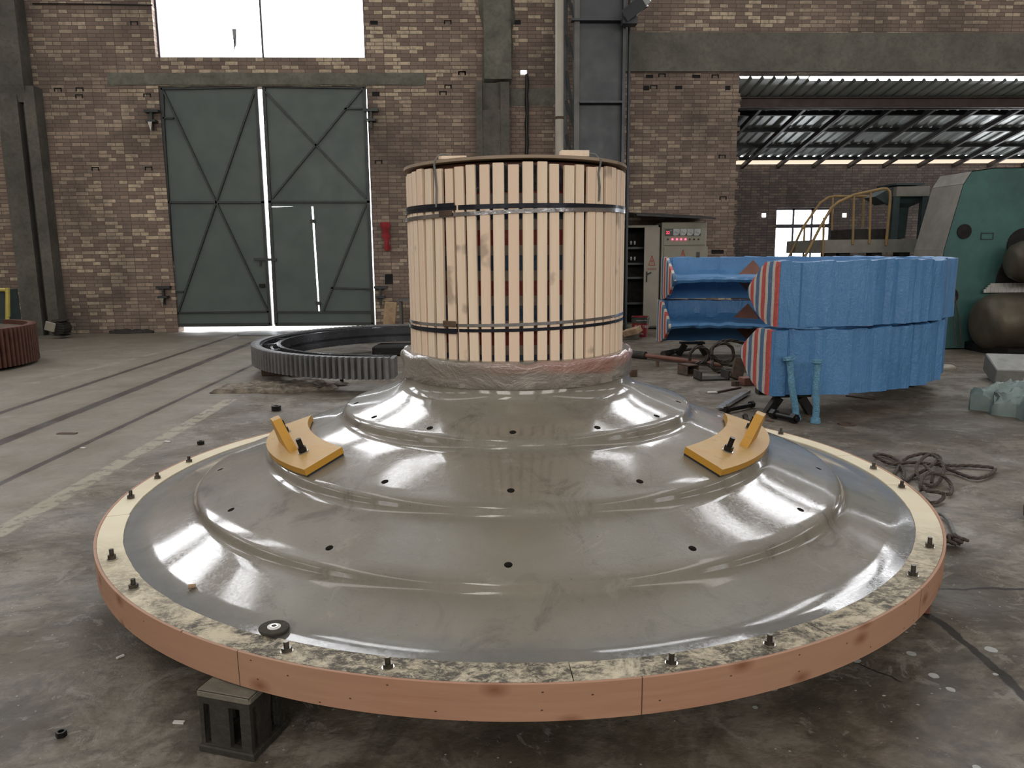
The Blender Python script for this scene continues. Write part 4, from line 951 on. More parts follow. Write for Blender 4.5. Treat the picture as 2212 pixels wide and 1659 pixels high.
# ------------------------------------------------------------------ wrapped half rings on the right
CR = Vector((2.56, 9.02)); RR = 2.23
def pleat(a, seed):
    w_ = a*5.3+seed*.37+.9*mnoise.noise(Vector((a*2, seed, 7)))
    return .018*mnoise.noise(Vector((a*9, seed, 0)))+.055*(w_ % 1.0)**3-.030*abs(mnoise.noise(Vector((a*17, seed, 4))))-.02*((w_*2.7+.4) % 1.0)**4
def ring_half(z0, h, seed, label, dx, dyn):
    t = thing('wrapped_half_ring', label, 'bundle', cf(CR.x, CR.y, z0))
    T = [(0, 0), (0, h*.5), (0, h), (.05, h+.004), (.14, h), (.17, h*.70), (.24, h*.60), (.55, h*.57), (.85, h*.56), (.875, h*.50), (.85, h*.44), (.55, h*.42), (.24, h*.38), (.17, h*.2), (.14, 0), (.05, -.004)]
    Pg = [(0, 0), (0, h*.5), (0, h), (.12, h+.004), (.36, h*.99), (.48, h*.90), (.60, h*.80), (.74, h*.68), (.87, h*.55), (.885, h*.48), (.85, h*.40), (.74, h*.30), (.62, h*.16), (.48, h*.08), (.30, .0), (.12, -.004)]
    n = 300; secs = []; 
    for k in range(n+1):
        s_ = k/n; a = math.radians(-95.6+196*s_); dend = min(s_, 1-s_)*PI*RR
        f_ = min(1, max(0, (dend-.04)/.34)); f_ = f_*f_*(3-2*f_)
        sec = []; w2 = a*7.1+seed
        for i in range(len(T)):
            q = T[i][0]*f_+Pg[i][0]*(1-f_); z = T[i][1]*f_+Pg[i][1]*(1-f_)
            wr_ = pleat(a, seed) if i in (0, 1, 2) else .012*mnoise.noise(Vector((a*14, i*.9, seed)))
            zz = .016*mnoise.noise(Vector((a*12, i*.2, seed+9)))+(.012*((w2 % 1.0)) if i in (2, 3) else 0)
            if i == 1: wr_ += .012*mnoise.noise(Vector((a*16, 3, seed)))
            r = RR-q+wr_; x = CR.x+dx+r*math.cos(a); y = CR.y+r*math.sin(a)
            g_ = min(1, max(0, dend/.30)); xc = (2.34 if s_ < .5 else 2.16)+dx; x = x*g_+xc*(1-g_)
            if s_ > .5: f_ = min(1, max(0, (dend-.02)/.16))
            sec.append(cf(x-(0 if f_ > 0 else .0), y, z0+z+zz*(1 if i not in (0, 15) else .4)))
        secs.append(sec)
    m = MB(); m.sweep(secs, cap=False); m.build('blue_tarp', M['tarp'], t, 40)
    for s_, sec in ((0, secs[0]), (1, secs[-1])):
        m = MB(); cen = sum(sec, Vector())/len(sec); off = RC.to_3x3() @ Vector((-.02, 0, 0)); nn = len(sec)
        ring2 = [cen+(q-cen)*.80+off*.8+Vector((0, 0, .01*mnoise.noise(q*9))) for q in sec]; ring1 = [cen+(q-cen)*1.012-off*1.2 for q in sec]; ring15 = [cen+(q-cen)*1.0+off*.5 for q in sec]
        vs = ring1+ring15+ring2+[cen+off*.9]
        fs = [(i, (i+1) % nn, nn+(i+1) % nn, nn+i) for i in range(nn)]+[(nn+i, nn+(i+1) % nn, 2*nn+(i+1) % nn, 2*nn+i) for i in range(nn)]+[(2*nn+i, 2*nn+(i+1) % nn, 3*nn) for i in range(nn)]
        m.add(vs, fs); m.build('striped_end', M['stripe_end'], t, 50)
    # brown triangular ribs between the wrapped lengths
    for k, aa in enumerate((PI*.37, PI*.23, PI*.10)):
        q = Vector((math.cos(aa), math.sin(aa))); base = CR+Vector((dx, 0)); tg = Vector((-q.y, q.x))
        for sg in (1, -1):
            if sg < 0 and z0 > .5 and False: continue
            m = MB(); wv = .18; zb_ = h*.5+sg*h*.08; zt_ = h*.5+sg*h*.44
            vs = []
            for (s2, r, z) in ((-wv, RR-.30, zb_), (wv, RR-.30, zb_), (0, RR-.145, zt_), (-wv, RR-.10, zb_), (wv, RR-.10, zb_), (0, RR-.10, zt_)):
                v_ = base+q*r+tg*s2; vs.append(cf(v_.x, v_.y, z0+z))
            m.add(vs, [(0, 1, 2), (5, 4, 3), (0, 3, 4, 1), (1, 4, 5, 2), (2, 5, 3, 0)]); m.build('stiffening_rib', M['brownprimer'], t)
    return t
ring_half(.205, .580, 1.0, 'lower blue tarpaulin-wrapped half ring with striped ends resting on props', -.03, 0)
ring_half(.822, .570, 5.3, 'upper blue tarpaulin-wrapped half ring with striped ends stacked on another', .02, 0)
# props under it
for i, (x, y, label) in enumerate(((2.55, 6.93, 'black trestle under the near striped end of the wrapped half rings'), (2.6, 11.0, 'dark trestle under the far end of the wrapped half rings'), (4.2, 8.3, 'dark trestle under the right curve of the wrapped half rings'))):
    t = thing('trestle', label, 'stand', cf(x, y))
    for s_ in (-1, 1): m = MB(); m.bar(cf(x+s_*.20, y, .01), cf(x+s_*.10, y, .165), .07, .08); m.build('leg', M['black'], t)
    m = MB(); m.box(cf(x, y, .185), (.34, .14, .026)); m.build('trestle_top', M['black'], t)
# blue film wrapped bolts standing in front
def wbolt(u0, v0, u1, v1, label):
    base = gd(u0, v0); base.y -= .0; top = py(u1, v1, base.y+.02); t = thing('wrapped_bolt', label, 'bolt', base); ax = top-base
    pts = []; rr = []; n = 24
    for k in range(n+1):
        s_ = k/n; pts.append(base+ax*s_+Vector((.006*math.sin(s_*9), .006*math.cos(s_*7), 0))); rr.append(.030+.004*mnoise.noise(Vector((s_*9, u0, 0))))
    m = MB(); m.tube(pts, rr, 18); m.build('shank', M['bluefilm'], t, 60)
    m = MB(); m.tube([top-ax.normalized()*.03, top-ax.normalized()*.024, top+ax.normalized()*.004, top+ax.normalized()*.009], [.042, .053, .053, .045], 6); m.build('bolt_head', M['bluefilm'], t, 40)
    m = MB(); m.tube([base+ax.normalized()*.002, base+ax.normalized()*.05], [.046, .040], 14); m.build('foot_nut', M['bluefilm'], t, 40)
wbolt(1720, 908, 1704, 772, 'tall bolt wrapped in blue film, the left of the two before the blue bundle')
wbolt(1761, 914, 1765, 778, 'tall bolt wrapped in blue film, the right of the two before the blue bundle')

# ------------------------------------------------------------------ things on the floor, right of the crate
def fbolt(u0, v0, u1, v1, r, label, bend=0, mm='black'):
    a, b_ = gd(u0, v0, r*1.6), gd(u1, v1, r*1.6); t = thing('large_bolt', label, 'bolt', ((a+b_)/2).xy.to_3d()); d = (b_-a).normalized()
    m = MB(); mid = (a+b_)/2+Vector((-d.y, d.x, 0))*bend; m.tube([a*(1-s_)**2+mid*2*s_*(1-s_)+b_*s_*s_ for s_ in [k/10 for k in range(11)]], r, 14); m.build('shank', M[mm], t, 40)
    m = MB(); m.tube([a, a+d*r*1.9], r*1.75, 6); m.build('bolt_head', M[mm], t, 20)
    m = MB(); m.tube([b_-d*r*2.6, b_-d*r*.8], r*1.75, 6); m.build('nut', M[mm], t, 20)
fbolt(1667, 893, 1724, 906, .026, 'long black bolt with nut lying before the wrapped bolts')
fbolt(1626, 873, 1566, 886, .020, 'slightly bent black bolt lying behind the right yellow lug', .04)
fbolt(1609, 899, 1620, 915, .016, 'short steel bolt on the floor just behind the right lug fin', 0, 'boltsteel')
a, b_ = gd(1535, 850), gd(1600, 839); t = thing('steel_rod', 'thin dark rod with a bright white end on the floor right of the head', 'rod', (a+b_)/2)
m = MB(); m.cyl(a+Vector((.06, .0, .012)), b_+Vector((0, 0, .012)), .011, 10); m.build('rod', M['rust'], t, 40); m = MB(); m.box(a+Vector((.02, 0, .012)), (.10, .045, .02), None, 0, .004); m.build('bright_end', M['paper'], t)
a, b_ = gd(1556, 888), gd(1611, 853); m = MB(); m.bar(a+Vector((0, 0, .03)), b_+Vector((0, 0, .02)), .09, .012, up=(0, 0, 1), bev=.003); m.bar(a+Vector((.045, 0, .045)), b_+Vector((.045, 0, .035)), .012, .03, up=(0, 0, 1)); tag(m.build('plastic_strip', M['poly']), 'clear plastic channel strip lying by the bent bolt', 'strip')
# rusty pipe behind
t = thing('rusty_pipe', 'long red-brown pipe lying from the crate towards the wire rope', 'pipe', gd(1440, 770))
a, b_, c_ = gd(1352, 764, .05), gd(1395, 768, .05), gd(1560, 788, .04); m = MB(); m.cyl(a, b_, .055, 16); m.build('pipe_socket', M['cast'], t, 40); m = MB(); m.cyl(b_, c_, .032, 14); m.build('tube', M['brownprimer'], t, 40)
a, b_ = gd(1432, 766, .03), gd(1496, 754, .05); m = MB(); m.tube([a, (a+b_)/2+Vector((0, .0, .02)), b_], [.05, .03, .02], 10); tag(m.build('iron_bar', M['cast'], smooth=40), 'dark tapered iron bar lying across the long rusty pipe', 'bar')
# hollow box offcuts
def boxtube(u, v, sx_, sy_, sz_, rz, mm, label, face=True):
    p = gd(u, v); p.y += sy_/2; t = thing('steel_offcut', label, 'offcut', p, rz); m = MB(); w = .012
    m.bb((-sx_/2, -sy_/2, 0), (sx_/2, sy_/2, w)); m.bb((-sx_/2, -sy_/2, sz_-w), (sx_/2, sy_/2, sz_)); m.bb((-sx_/2, -sy_/2, 0), (-sx_/2+w, sy_/2, sz_)); m.bb((sx_/2-w, -sy_/2, 0), (sx_/2, sy_/2, sz_)); m.build('box_walls', M[mm], t, local=True)
    m = MB(); m.bb((-sx_/2+w, sy_/2-w, w), (sx_/2-w, sy_/2, sz_-w)); m.build('back_plate', M['void'], t, local=True); return t
boxtube(1491, 812, .17, .2, .13, .35, 'rust', 'brown hollow square steel offcut right of the head')
m = MB(); p = gd(1420, 792); m.cyl((p.x, p.y, 0), (p.x, p.y, .08), .022, 12); tag(m.build('steel_stub', M['rust'], smooth=40), 'small upright rusty stub on the floor near the crate', 'stub')
m = MB(); p = gd(1365, 812); m.box((p.x, p.y, .045), (.10, .16, .09), None, 0, .004); tag(m.build('steel_offcut', M['rust'], smooth=30), 'small dark block just right of the plastic-wrapped neck', 'offcut')
# channel piece
p = gd(1545, 822); t = thing('channel_piece', 'dark short channel steel lying under the wire rope coil', 'offcut', p, .1); m = MB()
m.bb((-.19, -.02, 0), (.17, .2, .02)); m.bb((-.19, -.02, 0), (-.17, .2, .11)); m.bb((.15, -.02, 0), (.17, .2, .11)); m.build('channel', M['cast'], t, local=True)
p = gd(1600, 822); m = MB(); m.box((p.x, p.y+.1, .12), (.14, .05, .26), Matrix.Rotation(.35, 3, 'Y') @ Matrix.Rotation(-.4, 3, 'X'), 0, .006); tag(m.build('angle_plate', M['rust'], smooth=30), 'rusty plate leaning against the striped near end of the bundle', 'plate')
p = gd(1612, 832); m = MB(); m.box((p.x+.02, p.y+.02, .045), (.17, .12, .09), Matrix.Rotation(.3, 3, 'Z'), 0, .006); tag(m.build('steel_offcut', M['brownprimer'], smooth=30), 'red-brown block beside the rusty hex nut', 'offcut')
p = gd(1655, 850); m = MB(); m.box((p.x, p.y, .03), (.2, .12, .055), None, 0, .004); tag(m.build('steel_offcut', M['cast'], smooth=30), 'flat dark block under the striped near end of the bundle', 'offcut')
stick(1656, 909, 1669, 912, .03, M['rust'], 'small dark chip of steel before the long black bolt', h=.012)
stick(1828, 856, 1890, 864, .03, M['rust'], 'thin dark strip on the floor under the blue bundle', h=.01)
p = gd(1830, 917); m = MB(); m.lathe([(.03, 0), (.075, 0), (.075, .01), (.03, .01)], p, 28, closed_prof=True); tag(m.build('flat_ring', M['rust'], smooth=30), 'flat rusty washer lying on the floor right of the wrapped bolts', 'washer')
p = gd(2050, 800); blob('rag', (p.x, p.y+.1, 0), .14, .08, .05, M['pipe'], 'small pale rag on the floor by the right end of the blue bundle', 'rag', 8)
# wire rope coils
def strand(pts, r, n=10, closed=False): return pts
def rope(name, paths, r, mm, label, n=8):
    m = MB()
    for path in paths:
        P_ = []
        for i in range(len(path)-1):                                   # catmull-rom
            p0 = path[max(i-1, 0)]; p1 = path[i]; p2 = path[i+1]; p3 = path[min(i+2, len(path)-1)]
            for k in range(8):
                t = k/8; P_.append(.5*((2*p1)+(p2-p0)*t+(2*p0-5*p1+4*p2-p3)*t*t+(3*p1-p0-3*p2+p3)*t**3))
        P_.append(path[-1]); L = 0; R_ = []
        # twisted pair of strands
        for s_ in (0, PI*2/3, PI*4/3):
            Q = []; L = 0
            for i, q in enumerate(P_):
                if i: L += (q-P_[i-1]).length
                tn_ = (P_[min(i+1, len(P_)-1)]-P_[max(i-1, 0)]).normalized(); sd = tn_.cross(Vector((0, 0, 1))); sd = sd.normalized() if sd.length > .01 else Vector((1, 0, 0)); up = sd.cross(tn_)
                a = L/(r*7)*2*PI*.5+s_; Q.append(q+(sd*math.cos(a)+up*math.sin(a))*r*.52)
            m.tube(Q, r*.56, n)
    return tag(m.build(name, mm, smooth=60), label, 'rope')
def G(u, v, z=.02): return gd(u, v, z)
def U(u, v, Y): return py(u, v, Y)
yb = gd(1530, 800).y
rope('wire_rope', [[U(1490, 778, yb), U(1492, 762, yb), U(1506, 750, yb), U(1524, 753, yb), U(1531, 768, yb), U(1520, 782, yb-.1), U(1500, 785, yb-.2)],
    [U(1512, 783, yb-.1), U(1530, 775, yb), U(1536, 755, yb), U(1552, 740, yb+.1), U(1580, 735, yb+.15), U(1606, 742, yb+.2)],
    [U(1538, 776, yb-.1), U(1538, 755, yb), U(1548, 745, yb), U(1568, 742, yb), U(1583, 755, yb), U(1582, 775, yb), U(1570, 781, yb), U(1552, 780, yb), U(1538, 776, yb-.1)],
    [U(1515, 781, yb), U(1545, 795, yb-.1), U(1570, 800, yb-.2), U(1600, 797, yb-.2), U(1612, 785, yb-.1)],
    [U(1540, 780, yb-.2), U(1538, 792, yb-.25), U(1550, 802, yb-.25), U(1580, 804, yb-.25), U(1605, 802, yb-.2)],
    [U(1535, 765, yb-.1), U(1560, 785, yb-.1), U(1590, 788, yb-.1), U(1614, 775, yb-.1)]], .021, M['rope'], 'thick greasy coil of wire rope between the head and the blue bundle')
rope('hemp_rope', [[G(1888, 984, .06), G(1899, 981), G(1925, 987), G(1943, 999), G(1930, 1003), G(1908, 996), G(1890, 985, .05)],
    [G(1930, 1026), G(1945, 1002), G(1962, 988, .05), G(1995, 980, .07), G(2020, 986, .08), G(2036, 1003, .07), G(2037, 1022, .05), G(2027, 1042), G(2010, 1050), G(1990, 1040), G(1980, 1020, .04), G(1982, 1003, .06), G(1998, 986, .08), G(2015, 981, .06), G(2030, 988), G(2030, 995)],
    [G(1930, 1003), G(1970, 999, .05), G(2010, 1002, .06), G(2060, 1006), G(2100, 1006), G(2146, 1010)],
    [G(2030, 1005, .05), G(2060, 1018), G(2095, 1031), G(2118, 1032), G(2140, 1024), G(2150, 1013)],
    [G(1942, 1003), G(1952, 1018), G(1950, 1037)], [G(1955, 1040), G(1975, 1026), G(1998, 1015, .05), G(2018, 1000, .07), G(2030, 992)],
    [G(1998, 1005, .06), G(2014, 1025, .06), G(2012, 1043)],
    [G(1990, 1060), G(1988, 1045, .05), G(1996, 1028, .07), G(2015, 1022, .08), G(2040, 1030, .06), G(2055, 1050), G(2053, 1066), G(2044, 1068)],
    [G(1994, 1050, .04), G(2002, 1060, .05), G(2020, 1062, .06), G(2040, 1068, .04), G(2030, 1082), G(2010, 1086), G(1998, 1078)]], .0115, M['hemp'], 'tangled dark hemp rope lying on the floor outside the right rim')
k_ = thing('rope_end', 'grey rope end with a dark frayed knot beside the right rim', 'rope', G(2050, 1170, 0))
m = MB(); m.tube([G(2022, 1108), G(2036, 1112), G(2050, 1125), G(2056, 1140), G(2062, 1155, .03)], .010, 10); m.build('grey_rope', M['ropegrey'], k_, 60)
m = MB(); cc = G(2058, 1168, .03)
for j in range(16):
    a = random.uniform(0, 6.28); q = cc+Vector((random.uniform(-.04, .03), random.uniform(-.03, .03), random.uniform(-.01, .02))); m.tube([q, q+Vector((math.cos(a)*.03, math.sin(a)*.02, .01)), q+Vector((math.cos(a+1)*.045, math.sin(a+1)*.035, -.005))], .009, 7)
m.build('frayed_knot', M['hemp'], k_, 60)

# grey sheet and steel box right
t = blob('grey_sheet', tuple(gd(2180, 893)+Vector((.44, .14, 0))), .62, .40, .27, M['greytarp'], 'crumpled grey-green plastic sheet on the floor at the right edge', 'sheet', 11, 110, 22, .3, .4, cr_=.16, fl=28)
p = gd(2155, 845); m = MB(); R_ = Matrix.Rotation(-.35, 3, 'Z'); m.box((p.x+.62, p.y+.55, .125), (.6, .5, .21), R_ @ Matrix.Rotation(.25, 3, 'X'), 0, .01); tag(m.build('steel_box', M['screed'], smooth=30), 'grey steel box tilted behind the crumpled sheet at the right', 'box')
p = gd(2215, 1128); m = MB(); m.lathe([(.0, 0), (.05, 0), (.07, .03), (.075, .08), (.06, .13), (.0, .14)], p+Vector((.07, 0, 0)), 24); tag(m.build('dark_can', M['rust'], smooth=50), 'dark rounded object cut off by the right edge of the view', 'can')

# ------------------------------------------------------------------ electrical cabinets
YE = 14.75
t = thing('control_cabinet', 'beige control cabinet with four meters and glowing red lamps against the brick wall', 'cabinet', (py(1478, 560, YE).x, YE+.3, 0))
a, b_ = py(1430, 482, YE), py(1527, 482, YE); zt = py(1478, 480, YE).z
m = MB(); m.bb((a.x, YE, .04), (b_.x, YE+.55, zt), 0, .008); m.build('cabinet_body', M['cabinet'], t, 30)
q0, q1 = py(1434, 492, YE), py(1523, 529, YE); m = MB(); m.bb((q0.x, YE-.02, q1.z), (q1.x, YE, q0.z), 0, .005); up_ = m.build('instrument_panel', M['cabinet'], t, 30)
q0, q1 = py(1434, 533, YE), py(1523, 690, YE); m = MB(); m.bb((q0.x, YE-.02, q1.z), (q1.x, YE, q0.z), 0, .005); lo = m.build('cabinet_door', M['cabinet'], t, 30)
q0, q1 = py(1437, 494, YE-.03), py(1453, 509, YE-.03); m = MB(); m.bb((q0.x, YE-.035, q1.z), (q1.x, YE-.02, q0.z)); ds = m.build('display', M['darkpanel'], up_)
def txt(s_, size, loc, mat, parent, rot=(PI/2, 0, 0), name='lettering', ext=.001, cx='CENTER'):
    cu = bpy.data.curves.new('t', 'FONT'); cu.body = s_; cu.size = size; cu.extrude = ext; cu.align_x = cx; o = bpy.data.objects.new('t', cu); C.objects.link(o)
    dg = bpy.context.evaluated_depsgraph_get(); me = bpy.data.meshes.new_from_object(o.evaluated_get(dg)); bpy.data.objects.remove(o)
    me.materials.clear(); me.materials.append(mat); r = bpy.data.objects.new(name, me); C.objects.link(r)
    r.parent = parent; r.matrix_local = WM(parent).inverted() @ Matrix.LocRotScale(Vector(loc), Matrix.Identity(3).to_euler() if rot is None else __import__('mathutils').Euler(rot), Vector((1, 1, 1)))
    return r
p = py(1443, 503, YE-.04); txt('22', .07, (p.x, YE-.037, p.z-.02), M['redseg'], ds, name='display_digits')
p = py(1449, 498, YE-.04); m = MB(); m.bb((p.x-.015, YE-.038, p.z-.004), (p.x+.02, YE-.035, p.z+.004)); m.build('display_mark', M['white'], ds)
for u in (1460.5, 1475.5, 1490.5, 1505.5):
    p = py(u, 501.5, YE); m = MB(); w = .062; m.bb((p.x-w-.006, YE-.03, p.z-w-.006), (p.x+w+.006, YE-.02, p.z+w+.006)); mt_ = m.build('meter', M['darkpanel'], up_)
    m = MB(); m.prism([(p.x-w, p.z-w), (p.x+w*.35, p.z-w), (p.x+w, p.z-w*.3), (p.x+w, p.z+w), (p.x-w, p.z+w)], YE-.034, YE-.03, lambda a, b, t_: Vector((a, t_, b))); m.build('meter_face', M['meter'], mt_)
    m = MB(); m.bar((p.x+w*.5, YE-.036, p.z-w*.4), (p.x-w*.6, YE-.036, p.z+w*.1), .005, .002); m.build('needle', M['black'], mt_)
for i, u in enumerate((1442, 1452, 1461.5, 1470.5, 1480, 1489, 1498.5, 1508)):
    p = py(u, 517, YE); m = MB(); m.cyl((p.x, YE-.035, p.z), (p.x, YE-.02, p.z), .017, 14); on_ = 1 <= i <= 4; o = m.build('indicator_lamp', M['redled'] if on_ else M['rust'], up_, 40)
    if on_: o['label'] = 'glowing red lamp'
def warn(u, v, w, parent, Y, full=True):
    c = py(u, v, Y); m = MB(); h = w*1.5
    for p_, q_ in (((-w/2, 0), (w/2, 0)), ((w/2, 0), (0, h)), ((0, h), (-w/2, 0))): m.bar((c.x+p_[0], Y, c.z+p_[1]), (c.x+q_[0], Y, c.z+q_[1]), .014, .003)
    pts = [(.01, h*.72), (-.03, h*.38), (0, h*.38), (-.012, h*.1), (.03, h*.48), (.0, h*.48)]
    m.prism([(c.x+a_*w*6, c.z+b_) for a_, b_ in pts], Y-.002, Y+.001, lambda a, b, t_: Vector((a, t_, b))); m.build('warning_triangle', M['redpaint'], parent)
warn(1475, 557, .10, lo, YE-.022)
p = py(1508, 550, YE-.03); m = MB(); m.bb((p.x-.03, YE-.04, p.z-.05), (p.x+.03, YE-.02, p.z+.05)); m.build('cabinet_lock', M['darkpanel'], lo)
t2 = thing('open_cabinet', 'open electrical cabinet with dark interior, fuses and a cream door', 'cabinet', (py(1385, 560, YE).x, YE+.3, 0))
a, b_ = py(1346, 487, YE), py(1426, 487, YE); zt = py(1385, 487, YE).z; m = MB()
m.bb((a.x, YE, .03), (a.x+.03, YE+.5, zt)); m.bb((b_.x-.03, YE, .03), (b_.x, YE+.5, zt)); m.bb((a.x, YE, zt-.04), (b_.x, YE+.5, zt)); m.bb((a.x, YE, .03), (b_.x, YE+.5, .1)); m.build('cabinet_body', M['cabinet'], t2)
m = MB(); m.bb((a.x, YE+.45, .03), (b_.x, YE+.5, zt)); m.build('back_panel', M['void'], t2)
q0, q1 = py(1392, 491, YE), py(1426, 705, YE); m = MB(); m.bb((q0.x, YE-.03, .06), (py(1424, 490, YE).x, YE, q0.z), 0, .004); dr = m.build('cabinet_door', M['cabdoor'], t2, 30); dr['label'] = 'cream door'
warn(1408, 573, .12, dr, YE-.032)
p = py(1408, 583, YE-.03); txt('有电危险', .045, (p.x, YE-.032, p.z), M['redpaint'], dr)
p = py(1398, 592, YE-.03); m = MB(); m.bb((p.x-.02, YE-.05, p.z-.15), (p.x+.0, YE-.03, p.z+.05)); m.bar((p.x, YE-.06, p.z), (p.x+.07, YE-.06, p.z+.03), .02, .02); m.build('handle', M['black'], dr)
for v in (524, 558):
    m = MB(); aa = py(1350, v+12, YE+.25); bb_ = py(1390, v+12, YE+.25); m.bb((aa.x, YE+.2, aa.z-.02), (bb_.x, YE+.4, aa.z+.02)); m.build('shelf', M['darkpanel'], t2)
    for u in (1354, 1363, 1371): p = py(u, v, YE+.2); m = MB(); m.tube([(p.x, YE+.2, p.z-.04), (p.x, YE+.2, p.z), (p.x, YE+.2, p.z+.03)], [.012, .022, .018], 10); m.build('fuse', M['meter'], t2, 40)
for v in (655, 600):
    m = MB(); aa = py(1350, v, YE+.25); bb_ = py(1390, v, YE+.25); m.bb((aa.x, YE+.15, aa.z-.02), (bb_.x, YE+.4, aa.z+.02)); m.build('shelf', M['darkpanel'], t2)
m = MB(); a, b_ = py(1372, 463, YE-.1), py(1541, 471, YE-.1); m.add([(a.x, YE-.25, a.z), (b_.x, YE-.25, b_.z), (b_.x, YW-.02, b_.z+.08), (a.x, YW-.02, a.z+.08)]+[(a.x, YE-.25, a.z-.03), (b_.x, YE-.25, b_.z-.03), (b_.x, YW-.02, b_.z+.05), (a.x, YW-.02, a.z+.05)], [(0, 1, 2, 3), (7, 6, 5, 4), (0, 4, 5, 1), (1, 5, 6, 2), (2, 6, 7, 3), (3, 7, 4, 0)])
tag(m.build('rain_sheet', M['purlin']), 'thin dark sheet roof projecting above the electrical cabinets', 'roof sheet')
# red pail
p = gd(1386, 729); t = thing('paint_pail', 'red paint pail with white lettering standing by the electrical cabinets', 'pail', (p.x, p.y+.14, 0)); m = MB()
m.lathe([(.0, 0), (.13, 0), (.15, .34), (.155, .345), (.155, .36), (.145, .36), (.14, .05), (0, .05)], (p.x, p.y+.14, 0), 32); m.build('pail_body', M['redpail'], t, 40)
m = MB(); m.lathe([(.146, .25), (.154, .25), (.156, .35), (.148, .35)], (p.x, p.y+.14, 0), 32, closed_prof=True); m.build('dark_band', M['darkpanel'], t, 40)
m = MB(); m.tube([(p.x+.155*math.cos(a), p.y+.14+.155*math.sin(a), .33+.02*math.sin(a*2)) for a in [PI+PI*k/12 for k in range(13)]], .005, 6); m.build('bail_handle', M['black'], t, 40)
txt('Industrial Paint', .035, (p.x, p.y-.020, .29), M['white'], t); txt('无溶 T801', .062, (p.x, p.y-.008, .17), M['white'], t); txt('20kg', .032, (p.x, p.y-.002, .055), M['white'], t)
p = gd(1362, 733); m = MB(); m.box((p.x-.02, p.y-.22, .16), (.12, .4, .10), Matrix.Rotation(-.5, 3, 'Y') @ Matrix.Rotation(.5, 3, 'Z'), 0, .005); tag(m.build('wood_offcut', M['offcut'], smooth=30), 'brown wood offcut leaning beside the red pail', 'wood')
m = MB(); m.box((p.x-.0, p.y+.08, .07), (.3, .2, .14), None, 0, .01); tag(m.build('stone_block', M['casttop'], smooth=30), 'low grey block on the floor beside the red pail', 'block')
# things left of the crate by the wall
p = py(861, 690, 14.6); m = MB(); m.box((p.x-.12, 14.2, .32), (.22, .1, .6), Matrix.Rotation(.12, 3, 'Y'), 0, .01); tag(m.build('board_offcut', M['offcut'], smooth=30), 'light brown board leaning at the wall left of the crate', 'board')
m = MB(); q = py(874, 648, 14.5); m.bb((q.x-.12, 14.4, q.z-.02), (q.x+.3, 14.8, q.z+.02)); m.bb((q.x-.1, 14.45, 0), (q.x-.06, 14.75, q.z)); m.bb((q.x+.24, 14.45, 0), (q.x+.28, 14.75, q.z)); tag(m.build('work_stool', M['steellight']), 'small grey metal stand half hidden behind the left side of the crate', 'stand')
m = MB(); p = py(832, 480, YW-.06); vs = []
for k in range(9):
    s_ = k/8; z = p.z-s_*.55; w = .09*(1-.5*s_)+.02*math.sin(k*2); vs += [(p.x-w+.03*s_, YW-.10, z), (p.x+.04*s_, YW-.15-.03*math.sin(k), z), (p.x+w+.03*s_, YW-.08, z), (p.x+.02, YW-.04, z)]
m.sweep([[Vector(q) for q in vs[4*i:4*i+4]] for i in range(9)]); tag(m.build('red_cloth', M['redcloth'], smooth=60), 'red cloth hanging on the brick wall right of the gate', 'cloth')
m = MB(); p = py(905, 300, 1)

# ------------------------------------------------------------------ green rolling machine
YM = 11.1
t = thing('rolling_machine', 'large turquoise plate rolling machine with dusty edge and brown rollers at right', 'machine', (py(2140, 600, YM).x, YM+.4, 0))
def q_(u, v, Y=YM): p = py(u, v, Y); return (p.x, p.z)
zf = .02
pro = [q_(2100, 371), q_(2150, 364), (q_(2212, 362)[0]+1.6, q_(2212, 362)[1]), (q_(2212, 362)[0]+1.6, zf), (q_(2042, 700)[0], zf), q_(2030, 600), q_(2040, 540), q_(2062, 465), q_(2082, 398)]
m = MB(); m.prism(pro, YM, YM+.75, lambda a, b, t_: Vector((a, t_, b)), 0)
hs = m.build('end_housing', M['green'], t, 30)
m = MB(); n = len(pro)
edge = [pro[4], pro[5], pro[6], pro[7], pro[8], pro[0], pro[1], pro[2]]
for i in range(len(edge)-1):
    (x0, z0), (x1, z1) = edge[i], edge[i+1]; dx, dz = x1-x0, z1-z0; L = math.hypot(dx, dz); nx_, nz_ = -dz/L, dx/L
    s_ = .012
    m.add([(x0+nx_*s_, YM-.005, z0+nz_*s_), (x1+nx_*s_, YM-.005, z1+nz_*s_), (x1+nx_*s_, YM+.76, z1+nz_*s_), (x0+nx_*s_, YM+.76, z0+nz_*s_)], [(0, 1, 2, 3)])
m.build('dusty_edge', M['dust'], hs, 60)
for (u, v, r) in ((2082, 500, .105), (2050, 640, .13), (2210, 530, .25)):
    x, z = q_(u, v); m = MB(); m.lathe([(r, 0), (r, .02), (0, .021)], (x, YM-.001, z), 32, R=Matrix.Rotation(PI/2, 3, 'X')); m.build('bearing_hole', M['void'], hs, 30)  # raised near-black disc painted for the dark of a hole
x, z = q_(2132, 510); m = MB()
for a_, b__ in (((-.09, -.045), (.09, -.045)), ((.09, -.045), (.09, .045)), ((.09, .045), (-.09, .045)), ((-.09, .045), (-.09, -.045))): m.bar((x+a_[0], YM-.006, z+a_[1]), (x+b__[0], YM-.006, z+b__[1]), .012, .01)
m.build('name_plate', M['greendk'], hs)
m = MB(); x, z = q_(2190, 590); m.lathe([(.62, 0), (.62, .03), (0, .031)], (x+.35, YM-.003, z-.15), 40, R=Matrix.Rotation(PI/2, 3, 'X')); m.build('recess', M['void'], hs, 30)  # near-black disc painted as the shade of a cavity
